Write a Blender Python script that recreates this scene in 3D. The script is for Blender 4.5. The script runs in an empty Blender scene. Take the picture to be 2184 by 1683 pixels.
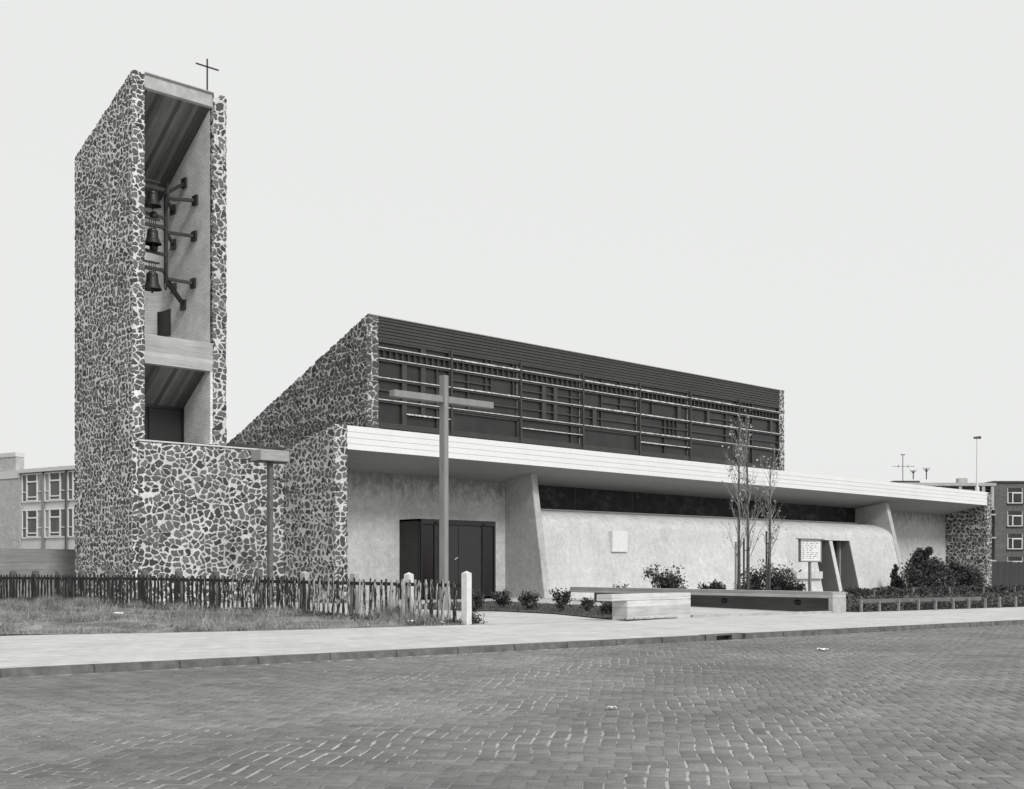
import bpy, bmesh, math, random
import numpy as np
from mathutils import Vector, Matrix
R = math.radians
random.seed(7); rng = np.random.default_rng(7)
SC = bpy.context.scene; COL = SC.collection

# ------------------------------------------------------------------ camera
CAM = Vector((-20.174, -28.251, 1.1))
cd = bpy.data.cameras.new('camera'); cam = bpy.data.objects.new('camera', cd); COL.objects.link(cam)
cam.location = CAM; cam.rotation_euler = (R(90), 0, R(-43.256))
cd.sensor_width = 36; cd.lens = 36 * 2595 / 2184; cd.shift_y = (1222 - 841.5) / 2184
cd.clip_start = 0.1; cd.clip_end = 3000
SC.camera = cam
# ------------------------------------------------------------------ world: pale even overcast, in the greys of the print
SUN_EL, SUN_AZ = 42, 190          # azimuth from +Y clockwise
w = bpy.data.worlds.new('World'); SC.world = w; w.use_nodes = True
nt = w.node_tree; nt.nodes.clear(); N = nt.nodes.new; L = nt.links.new
sky = N('ShaderNodeTexSky'); sky.sky_type = 'NISHITA'; sky.sun_disc = False
sky.sun_elevation = R(SUN_EL); sky.sun_rotation = R(SUN_AZ); sky.air_density = 1.0; sky.dust_density = 4.0
bw = N('ShaderNodeRGBToBW'); L(sky.outputs[0], bw.inputs[0])
mr = N('ShaderNodeMapRange'); mr.inputs[1].default_value = 0; mr.inputs[2].default_value = 14
mr.inputs[3].default_value = 8.1; mr.inputs[4].default_value = 9.4; L(bw.outputs[0], mr.inputs[0])
cmb = N('ShaderNodeCombineColor')
for i, f in enumerate((0.985, 1.0, 0.985)):
    m_ = N('ShaderNodeMath'); m_.operation = 'MULTIPLY'; m_.inputs[1].default_value = f
    L(mr.outputs[0], m_.inputs[0]); L(m_.outputs[0], cmb.inputs[i])
bg = N('ShaderNodeBackground'); bg.inputs[1].default_value = 0.1
wo = N('ShaderNodeOutputWorld'); L(cmb.outputs[0], bg.inputs[0]); L(bg.outputs[0], wo.inputs[0])
sd = bpy.data.lights.new('sun', 'SUN'); sd.energy = 2.3; sd.angle = R(15); sd.color = (1, 0.99, 0.97)
so = bpy.data.objects.new('sun', sd); COL.objects.link(so)
az = R(SUN_AZ); sv = Vector((math.sin(az) * math.cos(R(SUN_EL)), math.cos(az) * math.cos(R(SUN_EL)), math.sin(R(SUN_EL))))
so.rotation_euler = (-sv).to_track_quat('-Z', 'Y').to_euler(); so.location = (0, -30, 40)
SC.view_settings.view_transform = 'Standard'; SC.view_settings.look = 'None'
SC.view_settings.exposure = 0; SC.view_settings.gamma = 1

# ------------------------------------------------------------------ materials
class G:
    """small node-graph helper"""
    def __init__(s, name, rough=0.85):
        s.m = bpy.data.materials.new(name); s.m.use_nodes = True; s.t = s.m.node_tree
        s.b = s.t.nodes['Principled BSDF']; s.out = s.t.nodes['Material Output']
        s.b.inputs['Roughness'].default_value = rough
        s.geo = s.n('ShaderNodeNewGeometry'); s.pos = s.geo.outputs['Position']
    def n(s, t, **k):
        x = s.t.nodes.new(t)
        for a, v in k.items(): setattr(x, a, v)
        return x
    def l(s, a, b): s.t.links.new(a, b)
    def v(s, node, i, val):
        if hasattr(val, 'links') or hasattr(val, 'is_linked'): s.l(val, node.inputs[i])
        else: node.inputs[i].default_value = val
    def math(s, op, a, b=0.0, c=0.0):
        x = s.n('ShaderNodeMath', operation=op); s.v(x, 0, a); s.v(x, 1, b)
        if len(x.inputs) > 2: s.v(x, 2, c)
        return x.outputs[0]
    def vmath(s, op, a, b): x = s.n('ShaderNodeVectorMath', operation=op); s.v(x, 0, a); s.v(x, 1, b); return x.outputs[0]
    def noise(s, scale, detail=3, vec=None, stretch=None, rough=0.55):
        vec = vec or s.pos
        if stretch: vec = s.vmath('MULTIPLY', vec, stretch)
        x = s.n('ShaderNodeTexNoise'); s.l(vec, x.inputs['Vector']); x.inputs['Scale'].default_value = scale
        x.inputs['Detail'].default_value = detail; x.inputs['Roughness'].default_value = rough
        return x.outputs['Fac']
    def rng(s, f, a, b, c, d, smooth=False):
        x = s.n('ShaderNodeMapRange'); x.clamp = True
        if smooth: x.interpolation_type = 'SMOOTHSTEP'
        s.v(x, 0, f)
        for i, q in enumerate((a, b, c, d)): s.v(x, i + 1, q)
        return x.outputs[0]
    def mix(s, f, a, b):
        x = s.n('ShaderNodeMix'); x.data_type = 'FLOAT'; s.v(x, 0, f); s.v(x, 2, a); s.v(x, 3, b); return x.outputs[0]
    def grey(s, val, tint=(1.0, 1.0, 0.985)):
        c = s.n('ShaderNodeCombineColor')
        for i in range(3): s.l(s.math('MULTIPLY', val, tint[i]), c.inputs[i])
        s.l(c.outputs[0], s.b.inputs['Base Color'])
    def bump(s, h, strength=0.5, dist=0.02):
        x = s.n('ShaderNodeBump'); s.v(x, 'Strength', strength); s.v(x, 'Distance', dist); s.v(x, 'Height', h)
        s.l(x.outputs[0], s.b.inputs['Normal'])

def mat_plain(name, val, amp=0.12, scale=3.0, rough=0.8, tint=(1, 1, .985), bump=0.15, fine=40, stretch=None, metal=0, amp2=0.0, scale2=.6):
    g = G(name, rough); g.b.inputs['Metallic'].default_value = metal
    a = g.rng(g.noise(scale, 4, stretch=stretch), .3, .7, val * (1 - amp), val * (1 + amp))
    if amp2: a = g.math('MULTIPLY', a, g.rng(g.noise(scale2, 3), .3, .7, 1 - amp2, 1 + amp2))
    f = g.noise(fine, 2); a = g.math('MULTIPLY', a, g.rng(f, .25, .75, .9, 1.1))
    g.grey(a, tint)
    if bump: g.bump(f, bump, .01)
    return g.m

def mat_stone(name, scale=4.4, mortar=0.5, lo=0.035, hi=0.15, disp=0.045, mw=0.075, squash=(1, 1.12, 1), rnd=.62):
    g = G(name, 0.9)
    sp = g.n('ShaderNodeSeparateXYZ'); g.l(g.pos, sp.inputs[0]); sn = g.n('ShaderNodeSeparateXYZ'); g.l(g.geo.outputs['Normal'], sn.inputs[0])
    side = g.math('GREATER_THAN', g.math('ABSOLUTE', sn.outputs[0]), .7)
    hh = g.mix(side, sp.outputs[0], g.math('ADD', sp.outputs[1], 37.3))
    cv = g.n('ShaderNodeCombineXYZ'); g.l(hh, cv.inputs[0]); g.l(sp.outputs[2], cv.inputs[1])
    p = g.vmath('MULTIPLY', cv.outputs[0], squash)
    nz = g.n('ShaderNodeTexNoise'); g.l(p, nz.inputs['Vector']); nz.inputs['Scale'].default_value = 3.3; nz.inputs['Detail'].default_value = 3
    off = g.vmath('SCALE', g.vmath('SUBTRACT', nz.outputs['Color'], (.5, .5, .5)), (0, 0, 0)); off.node.inputs['Scale'].default_value = 0.22
    nz0 = g.n('ShaderNodeTexNoise'); g.l(p, nz0.inputs['Vector']); nz0.inputs['Scale'].default_value = 1.5; nz0.inputs['Detail'].default_value = 1
    off0 = g.vmath('SCALE', g.vmath('SUBTRACT', nz0.outputs['Color'], (.5, .5, .5)), (0, 0, 0)); off0.node.inputs['Scale'].default_value = 0.30
    p = g.vmath('ADD', g.vmath('ADD', p, off), off0)
    nz2 = g.n('ShaderNodeTexNoise'); g.l(p, nz2.inputs['Vector']); nz2.inputs['Scale'].default_value = 11; nz2.inputs['Detail'].default_value = 2
    off2 = g.vmath('SCALE', g.vmath('SUBTRACT', nz2.outputs['Color'], (.5, .5, .5)), (0, 0, 0)); off2.node.inputs['Scale'].default_value = 0.07
    p = g.vmath('ADD', p, off2)
    v1 = g.n('ShaderNodeTexVoronoi', feature='DISTANCE_TO_EDGE'); g.l(p, v1.inputs['Vector']); v1.inputs['Scale'].default_value = scale
    v2 = g.n('ShaderNodeTexVoronoi', feature='F1'); g.l(p, v2.inputs['Vector']); v2.inputs['Scale'].default_value = scale
    for v in (v1, v2): v.voronoi_dimensions = '2D'; v.inputs['Randomness'].default_value = 0.9
    cell = g.n('ShaderNodeSeparateColor'); g.l(v2.outputs['Color'], cell.inputs[0])
    wob = g.rng(g.noise(16, 4), .3, .7, -.07, .07)
    fine = g.noise(38, 4, rough=.7)
    d = g.math('ADD', v1.outputs['Distance'], wob)
    width = g.math('ADD', g.rng(g.noise(1.3, 2), .35, .65, mw * .7, mw * 1.35), g.math('MULTIPLY', g.math('GREATER_THAN', cell.outputs[1], .93), .08))
    rim = g.math('ADD', g.math('SUBTRACT', rnd, v2.outputs['Distance']), wob)
    edge = g.math('MINIMUM', g.math('SUBTRACT', d, width), rim)
    mask = g.rng(edge, 0.0, 0.035, 0, 1, True)      # 1 = stone
    tone = g.rng(cell.outputs[0], 0, 1, lo, hi)
    tone = g.math('MULTIPLY', tone, g.rng(fine, .25, .75, .75, 1.35))
    mt = g.math('MULTIPLY', g.rng(g.noise(1.1, 3), .3, .7, mortar * .85, mortar * 1.12), g.rng(g.noise(14, 4), .25, .75, .78, 1.18))
    g.grey(g.mix(mask, mt, tone))
    prof = g.rng(edge, -.03, 0.12, 0, 1, True)
    h = g.math('ADD', g.math('MULTIPLY', prof, g.rng(cell.outputs[2], 0, 1, .35, 1)), g.math('MULTIPLY', fine, .22))
    dn = g.n('ShaderNodeDisplacement'); g.l(h, dn.inputs['Height']); dn.inputs['Midlevel'].default_value = 0.2; dn.inputs['Scale'].default_value = disp
    g.l(dn.outputs[0], g.out.inputs['Displacement'])
    g.m.displacement_method = 'BOTH'
    return g.m

def mat_render(name, val, band_z=None, amp=.16, low=.45):
    """rough plaster: blotchy, with a mottled band, darker towards the top; weathering stains on the bulge"""
    g = G(name, .92)
    a = g.rng(g.noise(4.5, 5, rough=.65), .3, .7, val * (1 - amp), val * (1 + amp * .6))
    a = g.math('MULTIPLY', a, g.rng(g.noise(1.1, 3), .3, .7, .9, 1.06))
    f = g.noise(60, 3, rough=.7)
    a = g.math('MULTIPLY', a, g.rng(f, .25, .75, .86, 1.10))
    a = g.math('MULTIPLY', a, g.rng(g.noise(11, 6, rough=.8), .3, .7, .80, 1.12))
    a = g.math('MULTIPLY', a, g.rng(g.noise(2.2, 4, stretch=(3, 3, .25)), .55, .75, 1, .86))
    if band_z:
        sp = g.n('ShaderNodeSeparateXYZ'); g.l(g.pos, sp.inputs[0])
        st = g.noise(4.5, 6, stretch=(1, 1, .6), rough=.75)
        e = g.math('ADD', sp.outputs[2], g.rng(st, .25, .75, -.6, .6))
        a = g.math('MULTIPLY', a, g.rng(e, band_z - .2, band_z + .75, 1, low, True))
    g.grey(a); g.bump(g.math('ADD', f, g.math('MULTIPLY', g.noise(14, 3), 1.5)), .45, .012)
    return g.m

def mat_concrete_boards(name, val, axis=2, pitch=.14, var=(.82, 1.15)):
    g = G(name, .85)
    sp = g.n('ShaderNodeSeparateXYZ'); g.l(g.pos, sp.inputs[0])
    q = g.math('DIVIDE', sp.outputs[axis], pitch); fl = g.math('FLOOR', q); fr = g.math('SUBTRACT', q, fl)
    wn = g.n('ShaderNodeTexWhiteNoise', noise_dimensions='1D'); g.l(fl, wn.inputs['W'])
    st = (1, 1, 12) if axis == 2 else (12, 1, 1)
    a = g.math('MULTIPLY', g.rng(wn.outputs[0], 0, 1, val * var[0], val * var[1]), g.rng(g.noise(1.5, 5, stretch=st, rough=.7), .3, .7, .78, 1.15))
    ln = g.math('MINIMUM', g.rng(fr, 0, .07, .62, 1), 1.0)
    a = g.math('MULTIPLY', a, ln); a = g.math('MULTIPLY', a, g.rng(g.noise(1.2, 4), .3, .7, .85, 1.1))
    g.grey(a); g.bump(g.math('ADD', ln, g.math('MULTIPLY', g.noise(30, 3), .4)), .4, .01)
    return g.m

def mat_brick(name, val, mort, bw_=.22, bh=.065, rough=.85, amp=.2, contrast=.5):
    g = G(name, rough)
    sp = g.n('ShaderNodeSeparateXYZ'); g.l(g.pos, sp.inputs[0])
    cb = g.n('ShaderNodeCombineXYZ'); g.l(g.math('ADD', sp.outputs[0], sp.outputs[1]), cb.inputs[0]); g.l(sp.outputs[2], cb.inputs[1])
    b = g.n('ShaderNodeTexBrick'); g.l(cb.outputs[0], b.inputs['Vector']); b.inputs['Scale'].default_value = 1
    b.inputs['Brick Width'].default_value = bw_; b.inputs['Row Height'].default_value = bh; b.inputs['Mortar Size'].default_value = .008
    b.inputs['Color1'].default_value = (val * (1 - amp),) * 3 + (1,); b.inputs['Color2'].default_value = (val * (1 + amp),) * 3 + (1,)
    b.inputs['Mortar'].default_value = (mort,) * 3 + (1,); b.inputs['Mortar Smooth'].default_value = .3
    bwn = g.n('ShaderNodeRGBToBW'); g.l(b.outputs['Color'], bwn.inputs[0])
    a = g.math('MULTIPLY', bwn.outputs[0], g.rng(g.noise(2.2, 4), .3, .7, .85, 1.12))
    g.grey(g.math('MULTIPLY', a, g.rng(g.noise(50, 2), .3, .7, .92, 1.08))); g.bump(g.math('SUBTRACT', 1, b.outputs['Fac']), contrast, .01)
    return g.m

M = {}
M['stone'] = mat_stone('rubble_stone', scale=5.0, mortar=.62, lo=.04, hi=.16, mw=.07, disp=.038)
M['stone_flank'] = mat_stone('rubble_stone_flank', scale=5.4, mortar=.74, lo=.045, hi=.16, mw=.06, disp=.03, rnd=.66)
M['stone_hall'] = mat_stone('rubble_stone_hall', scale=4.6, mortar=.60, lo=.04, hi=.14, mw=.045, rnd=.68)
M['plaster'] = mat_render('rough_plaster', .56, band_z=3.5)
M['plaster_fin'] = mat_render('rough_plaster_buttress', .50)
M['plaster_bulge'] = mat_render('rough_plaster_light', .62, band_z=2.95, amp=.12, low=.74)
M['white'] = mat_plain('white_painted_boards', .76, .025, 1.2, .5, bump=.05, stretch=(1, 1, .5), amp2=.03)
M['soffit'] = mat_plain('soffit_boards', .38, .06, 6, .7)
M['dark'] = mat_plain('dark_stained_timber', .036, .22, 3, .55, tint=(1.04, .99, .97), stretch=(1, 1, 10), amp2=.1)
M['dark2'] = mat_plain('dark_stained_frame', .050, .15, 3, .5, tint=(1.03, .99, .97))
M['pane'] = mat_plain('dark_window_pane', .024, .3, 1.5, .35, tint=(1.02, 1, .98), bump=0.03, amp2=.2)
M['paintedge'] = mat_plain('weathered_white_ledge', .62, .35, 9, .7)
M['concrete'] = mat_concrete_boards('board_marked_concrete', .44, 2)
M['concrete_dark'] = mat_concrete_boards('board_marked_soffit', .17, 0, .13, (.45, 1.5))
M['concrete_plain'] = mat_plain('cast_concrete', .42, .15, 5, .85, bump=.3, amp2=.08)
M['concrete_old'] = mat_concrete_boards('weathered_board_concrete', .27, 2, .2)
M['cross'] = mat_plain('grey_concrete_cross', .25, .12, 6, .85, stretch=(1, 1, .3), bump=.3)
M['lining'] = mat_brick('whitewashed_brick', .80, .62, .21, .075, amp=.08)
M['steel'] = mat_plain('dark_painted_steel', .028, .2, 8, .45)
M['bronze'] = mat_plain('bell_bronze', .06, .25, 12, .38, metal=.6, stretch=(1, 1, 6))
M['red'] = mat_plain('entrance_dark_glass', .006, .3, 2, .22, tint=(1.15, .92, .9), bump=0)
M['doorgrey'] = mat_plain('grey_painted_door', .022, .08, 3, .5, bump=.03)
M['doorframe'] = mat_plain('dark_door_frame', .011, .1, 3, .4, bump=.03)
M['metal'] = mat_plain('bright_metal', .6, .05, 3, .3, metal=.7, bump=0)
M['sidewalk'] = None
M['soil'] = mat_plain('dark_soil', .07, .35, 5, 1, bump=.6, amp2=.25)
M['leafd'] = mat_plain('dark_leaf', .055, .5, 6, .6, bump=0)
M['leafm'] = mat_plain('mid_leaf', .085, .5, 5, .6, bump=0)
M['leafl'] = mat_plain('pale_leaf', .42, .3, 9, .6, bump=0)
M['bark'] = mat_plain('young_bark', .075, .4, 14, .9, bump=.3)
M['twig'] = mat_plain('pale_twig', .30, .3, 9, .9, bump=0)
M['post'] = mat_plain('white_concrete_post', .66, .1, 8, .85, bump=.2)
M['stripgrey'] = mat_plain('lit_reveal_strip', .20, .6, 4, .8)
M['lamphead'] = mat_plain('bleached_timber', .34, .2, 3, .8, stretch=(1, 1, 9))
M['plaquewhite'] = mat_plain('pale_stone_plaque', .72, .06, 5, .85, bump=.2)
M['blockc0'] = mat_plain('pale_coping', .62, .1, 4, .8)
M['reveal'] = mat_plain('plain_grey_reveal', .16, .06, 3, .8)
M['postgrey'] = mat_plain('weathered_grey_post', .13, .25, 5, .9)
M['woodgrey'] = mat_plain('grey_timber', .24, .2, 4, .8, stretch=(1, 1, 10))
M['greywhite'] = mat_plain('pale_painted_panel', .58, .06, 2, .7)
M['whitepaint'] = mat_plain('white_window_frame', .72, .04, 3, .6, bump=0)
M['glassgrey'] = mat_plain('curtained_glass', .09, .35, .55, .3, bump=0, stretch=(2, 2, .3))
M['glassdark'] = mat_plain('dark_glass', .03, .3, 1, .2, bump=0)
M['glassmid'] = mat_plain('pale_curtained_glass', .30, .2, .7, .4, bump=0)
M['brickfar'] = mat_brick('dark_brick', .11, .15, .22, .07)
M['brickpale'] = mat_brick('pale_brick', .42, .5, .22, .07, amp=.12)
M['paper'] = mat_plain('white_paper', .8, .05, 9, .8, bump=0)
M['roofing'] = mat_plain('dark_roofing', .06, .2, 2, .9)

def mat_sidewalk():
    g = G('sidewalk_tiles', .9)
    mp = g.n('ShaderNodeMapping'); g.l(g.pos, mp.inputs[0]); mp.inputs['Rotation'].default_value = (0, 0, R(4.1))
    b = g.n('ShaderNodeTexBrick'); g.l(mp.outputs[0], b.inputs['Vector']); b.inputs['Scale'].default_value = 1
    b.inputs['Brick Width'].default_value = .3; b.inputs['Row Height'].default_value = .3; b.inputs['Mortar Size'].default_value = .006
    b.inputs['Color1'].default_value = (.50,) * 3 + (1,); b.inputs['Color2'].default_value = (.56,) * 3 + (1,); b.inputs['Mortar'].default_value = (.38,) * 3 + (1,)
    bwn = g.n('ShaderNodeRGBToBW'); g.l(b.outputs['Color'], bwn.inputs[0])
    a = g.math('MULTIPLY', bwn.outputs[0], g.rng(g.noise(.7, 4, rough=.7), .3, .7, .86, 1.08))
    a = g.math('MULTIPLY', a, g.rng(g.noise(6, 5, rough=.75), .3, .7, .9, 1.07))
    a = g.math('MULTIPLY', a, g.rng(g.noise(2.3, 4), .60, .72, 1, .84))
    a = g.math('MULTIPLY', a, g.rng(g.noise(3, 5, stretch=(.35, 2.2, 1), rough=.75), .3, .7, .88, 1.1))
    g.grey(a); g.bump(g.math('SUBTRACT', g.noise(9, 3), g.math('MULTIPLY', b.outputs['Fac'], .6)), .5, .01)
    return g.m
M['sidewalk'] = mat_sidewalk()

def mat_paver():
    g = G('road_brick', .8)
    rpi = g.geo.outputs['Random Per Island']
    a = g.rng(rpi, 0, 1, .145, .205)
    a = g.math('MULTIPLY', a, g.rng(g.noise(.33, 4, rough=.65), .3, .7, .72, 1.25))
    a = g.math('MULTIPLY', a, g.rng(g.noise(1.7, 5, rough=.75), .3, .7, .78, 1.16))
    a = g.math('MULTIPLY', a, g.rng(g.noise(7, 4, rough=.7), .55, .75, 1, .72))
    a = g.math('MULTIPLY', a, g.rng(g.noise(45, 3, rough=.7), .25, .75, .8, 1.2))
    g.grey(a); g.bump(g.noise(60, 3), .35, .006)
    return g.m
M['paver'] = mat_paver()
def mat_sand():
    g = G('joint_sand', .95)
    a = g.rng(g.noise(.55, 4), .36, .6, .18, .44)
    g.grey(g.math('MULTIPLY', a, g.rng(g.noise(30, 2), .3, .7, .8, 1.1)))
    return g.m
M['sand'] = mat_sand()
def mat_grass(name, a0, a1):
    g = G(name, .9)
    g.grey(g.math('MULTIPLY', g.rng(g.noise(.9, 4, rough=.7), .32, .68, a0, a1), g.rng(g.geo.outputs['Random Per Island'], 0, 1, .6, 1.4)))
    return g.m
M['grass'] = mat_grass('dry_grass', .10, .44)
M['turf'] = mat_plain('grass_ground', .17, .45, 5, 1, bump=.8, amp2=.5, scale2=.9, fine=18)
def mat_picket():
    g = G('split_chestnut', .9)
    oi = g.n('ShaderNodeObjectInfo')
    sp = g.n('ShaderNodeSeparateXYZ'); g.l(g.pos, sp.inputs[0])
    q = g.rng(g.noise(9, 4, stretch=(3, 3, .5), rough=.65), .34, .66, .25, .75)
    th = g.math('ADD', g.rng(oi.outputs['Random'], 0, 1, .38, .66), g.rng(sp.outputs[1], -7, -.5, 0, .25))
    f = g.rng(g.math('SUBTRACT', q, th), -.03, .03, 0, 1)
    g.grey(g.math('MULTIPLY', g.mix(f, .024, .46), g.rng(g.noise(40, 3, stretch=(2, 2, .2)), .3, .7, .8, 1.15)), (1.02, 1, .98))
    return g.m
M['picket'] = mat_picket()
M['picket_rail'] = mat_plain('dark_rail', .035, .3, 8, .9)
def mat_art():
    g = G('ribbon_window_relief', .7)
    a = g.noise(2.3, 5, stretch=(1, 1, 1.6), rough=.62)
    v = g.n('ShaderNodeTexVoronoi', feature='F1'); g.l(g.vmath('ADD', g.pos, g.vmath('SCALE', (a.node.outputs['Color']), (0, 0, 0))), v.inputs['Vector']); v.inputs['Scale'].default_value = 1.7
    sc = g.n('ShaderNodeSeparateColor'); g.l(v.outputs['Color'], sc.inputs[0])
    x = g.math('MULTIPLY', g.rng(a, .45, .66, .003, .04), g.rng(sc.outputs[0], .3, 1, .4, 1.5))
    g.grey(x, (1.1, .95, .93)); g.bump(a, .5, .03)
    return g.m
M['art'] = mat_art()

# ------------------------------------------------------------------ mesh helpers
def link_mesh(name, verts, faces, mat, parent=None, smooth=False):
    me = bpy.data.meshes.new(name); me.from_pydata([tuple(v) for v in verts], [], faces); me.update()
    me.materials.append(M[mat] if isinstance(mat, str) else mat)
    if smooth: me.polygons.foreach_set('use_smooth', [True] * len(me.polygons))
    o = bpy.data.objects.new(name, me); COL.objects.link(o)
    if parent:
        o.parent = parent; o.matrix_parent_inverse = Matrix.Identity(4)
        off = world_of(parent)
        me.transform(Matrix.Translation(-off))
    return o
def world_of(p):
    v = Vector((0, 0, 0))
    while p: v += p.location; p = p.parent
    return v
def tag(o, label=None, cat=None, group=None, kind=None):
    if label: o['label'] = label
    if cat: o['category'] = cat
    if group: o['group'] = group
    if kind: o['kind'] = kind
    return o
def empty(name, loc, label, cat, group=None):
    o = bpy.data.objects.new(name, None); COL.objects.link(o); o.location = loc; o.empty_display_size = .2
    return tag(o, label, cat, group)
class MB:
    def __init__(s): s.v = []; s.f = []
    def add(s, vs, fs):
        b = len(s.v); s.v += [tuple(v) for v in vs]; s.f += [tuple(b + i for i in f) for f in fs]; return s
    def hexa(s, c):   # 8 corners: bottom 4 ccw, top 4 ccw
        return s.add(c, [(3, 2, 1, 0), (4, 5, 6, 7), (0, 1, 5, 4), (1, 2, 6, 5), (2, 3, 7, 6), (3, 0, 4, 7)])
    def box(s, x0, x1, y0, y1, z0, z1):
        return s.hexa([(x0, y0, z0), (x1, y0, z0), (x1, y1, z0), (x0, y1, z0), (x0, y0, z1), (x1, y0, z1), (x1, y1, z1), (x0, y1, z1)])
    def prism_x(s, prof, x0, x1):   # prof list of (y,z) ccw seen from -x
        n = len(prof); vs = [(x0, y, z) for y, z in prof] + [(x1, y, z) for y, z in prof]
        fs = [tuple(range(n)), tuple(range(2 * n - 1, n - 1, -1))] + [(i, i + n, (i + 1) % n + n, (i + 1) % n) for i in range(n)]
        return s.add(vs, fs)
    def bar(s, a, b, wx, wy=None, up=(0, 0, 1)):
        a = Vector(a); b = Vector(b); wy = wy or wx; d = (b - a).normalized()
        x = d.cross(Vector(up)); x = x.normalized() if x.length > 1e-4 else Vector((1, 0, 0)); y = x.cross(d).normalized()
        c = []
        for p in (a, b):
            for i, j in ((-1, -1), (1, -1), (1, 1), (-1, 1)): c.append(p + x * i * wx / 2 + y * j * wy / 2)
        return s.hexa(c)
    def tube(s, pts, rad, n=8, closed=False):
        pts = [Vector(p) for p in pts]; k = len(pts)
        if not hasattr(rad, '__len__'): rad = [rad] * k
        vs = []; prev = None
        for i, p in enumerate(pts):
            if closed: d = pts[(i + 1) % k] - pts[i - 1]
            else: d = pts[min(i + 1, k - 1)] - pts[max(i - 1, 0)]
            d.normalize()
            ref = prev if prev is not None else (Vector((1, 0, 0)) if abs(d.x) < .8 else Vector((0, 1, 0)))
            x = (ref - d * ref.dot(d)); x.normalize(); prev = x; y = d.cross(x)
            for j in range(n):
                a = 2 * math.pi * j / n; vs.append(p + (x * math.cos(a) + y * math.sin(a)) * rad[i])
        fs = []
        for i in range(k if closed else k - 1):
            for j in range(n):
                a = i * n + j; b = i * n + (j + 1) % n; c = ((i + 1) % k) * n
                fs.append((a, b, c + (j + 1) % n, c + j))
        if not closed: fs += [tuple(range(n - 1, -1, -1)), tuple((k - 1) * n + j for j in range(n))]
        return s.add(vs, fs)
    def lathe(s, c, prof, n=24):
        vs = []; k = len(prof)
        for r, z in prof:
            for j in range(n):
                a = 2 * math.pi * j / n; vs.append((c[0] + r * math.cos(a), c[1] + r * math.sin(a), c[2] + z))
        fs = [(i * n + j, i * n + (j + 1) % n, (i + 1) * n + (j + 1) % n, (i + 1) * n + j) for i in range(k - 1) for j in range(n)]
        return s.add(vs, fs)
    def build(s, name, mat, parent=None, smooth=False, bevel=0):
        o = link_mesh(name, s.v, s.f, mat, parent, smooth)
        bm = bmesh.new(); bm.from_mesh(o.data); bmesh.ops.recalc_face_normals(bm, faces=bm.faces)
        if bevel: bmesh.ops.bevel(bm, geom=[e for e in bm.edges if e.calc_face_angle(0) > .5], offset=bevel, segments=2, affect='EDGES', clamp_overlap=True)
        bm.to_mesh(o.data); bm.free()
        return o

def shell(corners, res=.055, faces='xXyYzZ', bottom=False):
    """finely divided six-sided block with shared vertices, for the displaced rubble masonry"""
    c = [np.array(q, float) for q in corners]
    L = lambda a, b: np.linalg.norm(c[a] - c[b])
    nx = max(2, int(max(L(0, 1), L(4, 5)) / res)); ny = max(2, int(max(L(0, 3), L(4, 7)) / res)); nz = max(2, int(max(L(0, 4), L(1, 5), L(2, 6), L(3, 7)) / res))
    idx = {}; vs = []
    def P(i, j, k):
        key = (i, j, k)
        if key not in idx:
            u, v, w = i / nx, j / ny, k / nz
            b = (c[0] * (1 - u) + c[1] * u) * (1 - v) + (c[3] * (1 - u) + c[2] * u) * v
            t = (c[4] * (1 - u) + c[5] * u) * (1 - v) + (c[7] * (1 - u) + c[6] * u) * v
            idx[key] = len(vs); vs.append(tuple(b * (1 - w) + t * w))
        return idx[key]
    fs = []
    if 'y' in faces: fs += [(P(i, 0, k), P(i + 1, 0, k), P(i + 1, 0, k + 1), P(i, 0, k + 1)) for i in range(nx) for k in range(nz)]
    if 'Y' in faces: fs += [(P(i, ny, k + 1), P(i + 1, ny, k + 1), P(i + 1, ny, k), P(i, ny, k)) for i in range(nx) for k in range(nz)]
    if 'x' in faces: fs += [(P(0, j, k + 1), P(0, j + 1, k + 1), P(0, j + 1, k), P(0, j, k))[::-1] [::-1] for j in range(ny) for k in range(nz)]
    if 'X' in faces: fs += [(P(nx, j, k), P(nx, j + 1, k), P(nx, j + 1, k + 1), P(nx, j, k + 1)) for j in range(ny) for k in range(nz)]
    if 'Z' in faces: fs += [(P(i, j, nz), P(i + 1, j, nz), P(i + 1, j + 1, nz), P(i, j + 1, nz)) for i in range(nx) for j in range(ny)]
    if 'z' in faces: fs += [(P(i, j, 0), P(i, j + 1, 0), P(i + 1, j + 1, 0), P(i + 1, j, 0)) for i in range(nx) for j in range(ny)]
    return vs, fs
def masonry(name, corners, mat='stone', parent=None, res=.055):
    vs, fs = shell(corners, res, 'xXyYZ')
    o = link_mesh(name, vs, fs, mat, parent, smooth=True)
    bm = bmesh.new(); bm.from_mesh(o.data); bmesh.ops.recalc_face_normals(bm, faces=bm.faces); bm.to_mesh(o.data); bm.free()
    return o
def block(x0, x1, y0, y1, z0, zt):   # zt: top z at y0 and y1
    a, b = zt
    return [(x0, y0, z0), (x1, y0, z0), (x1, y1, z0), (x0, y1, z0), (x0, y0, a), (x1, y0, a), (x1, y1, b), (x0, y1, b)]

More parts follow.
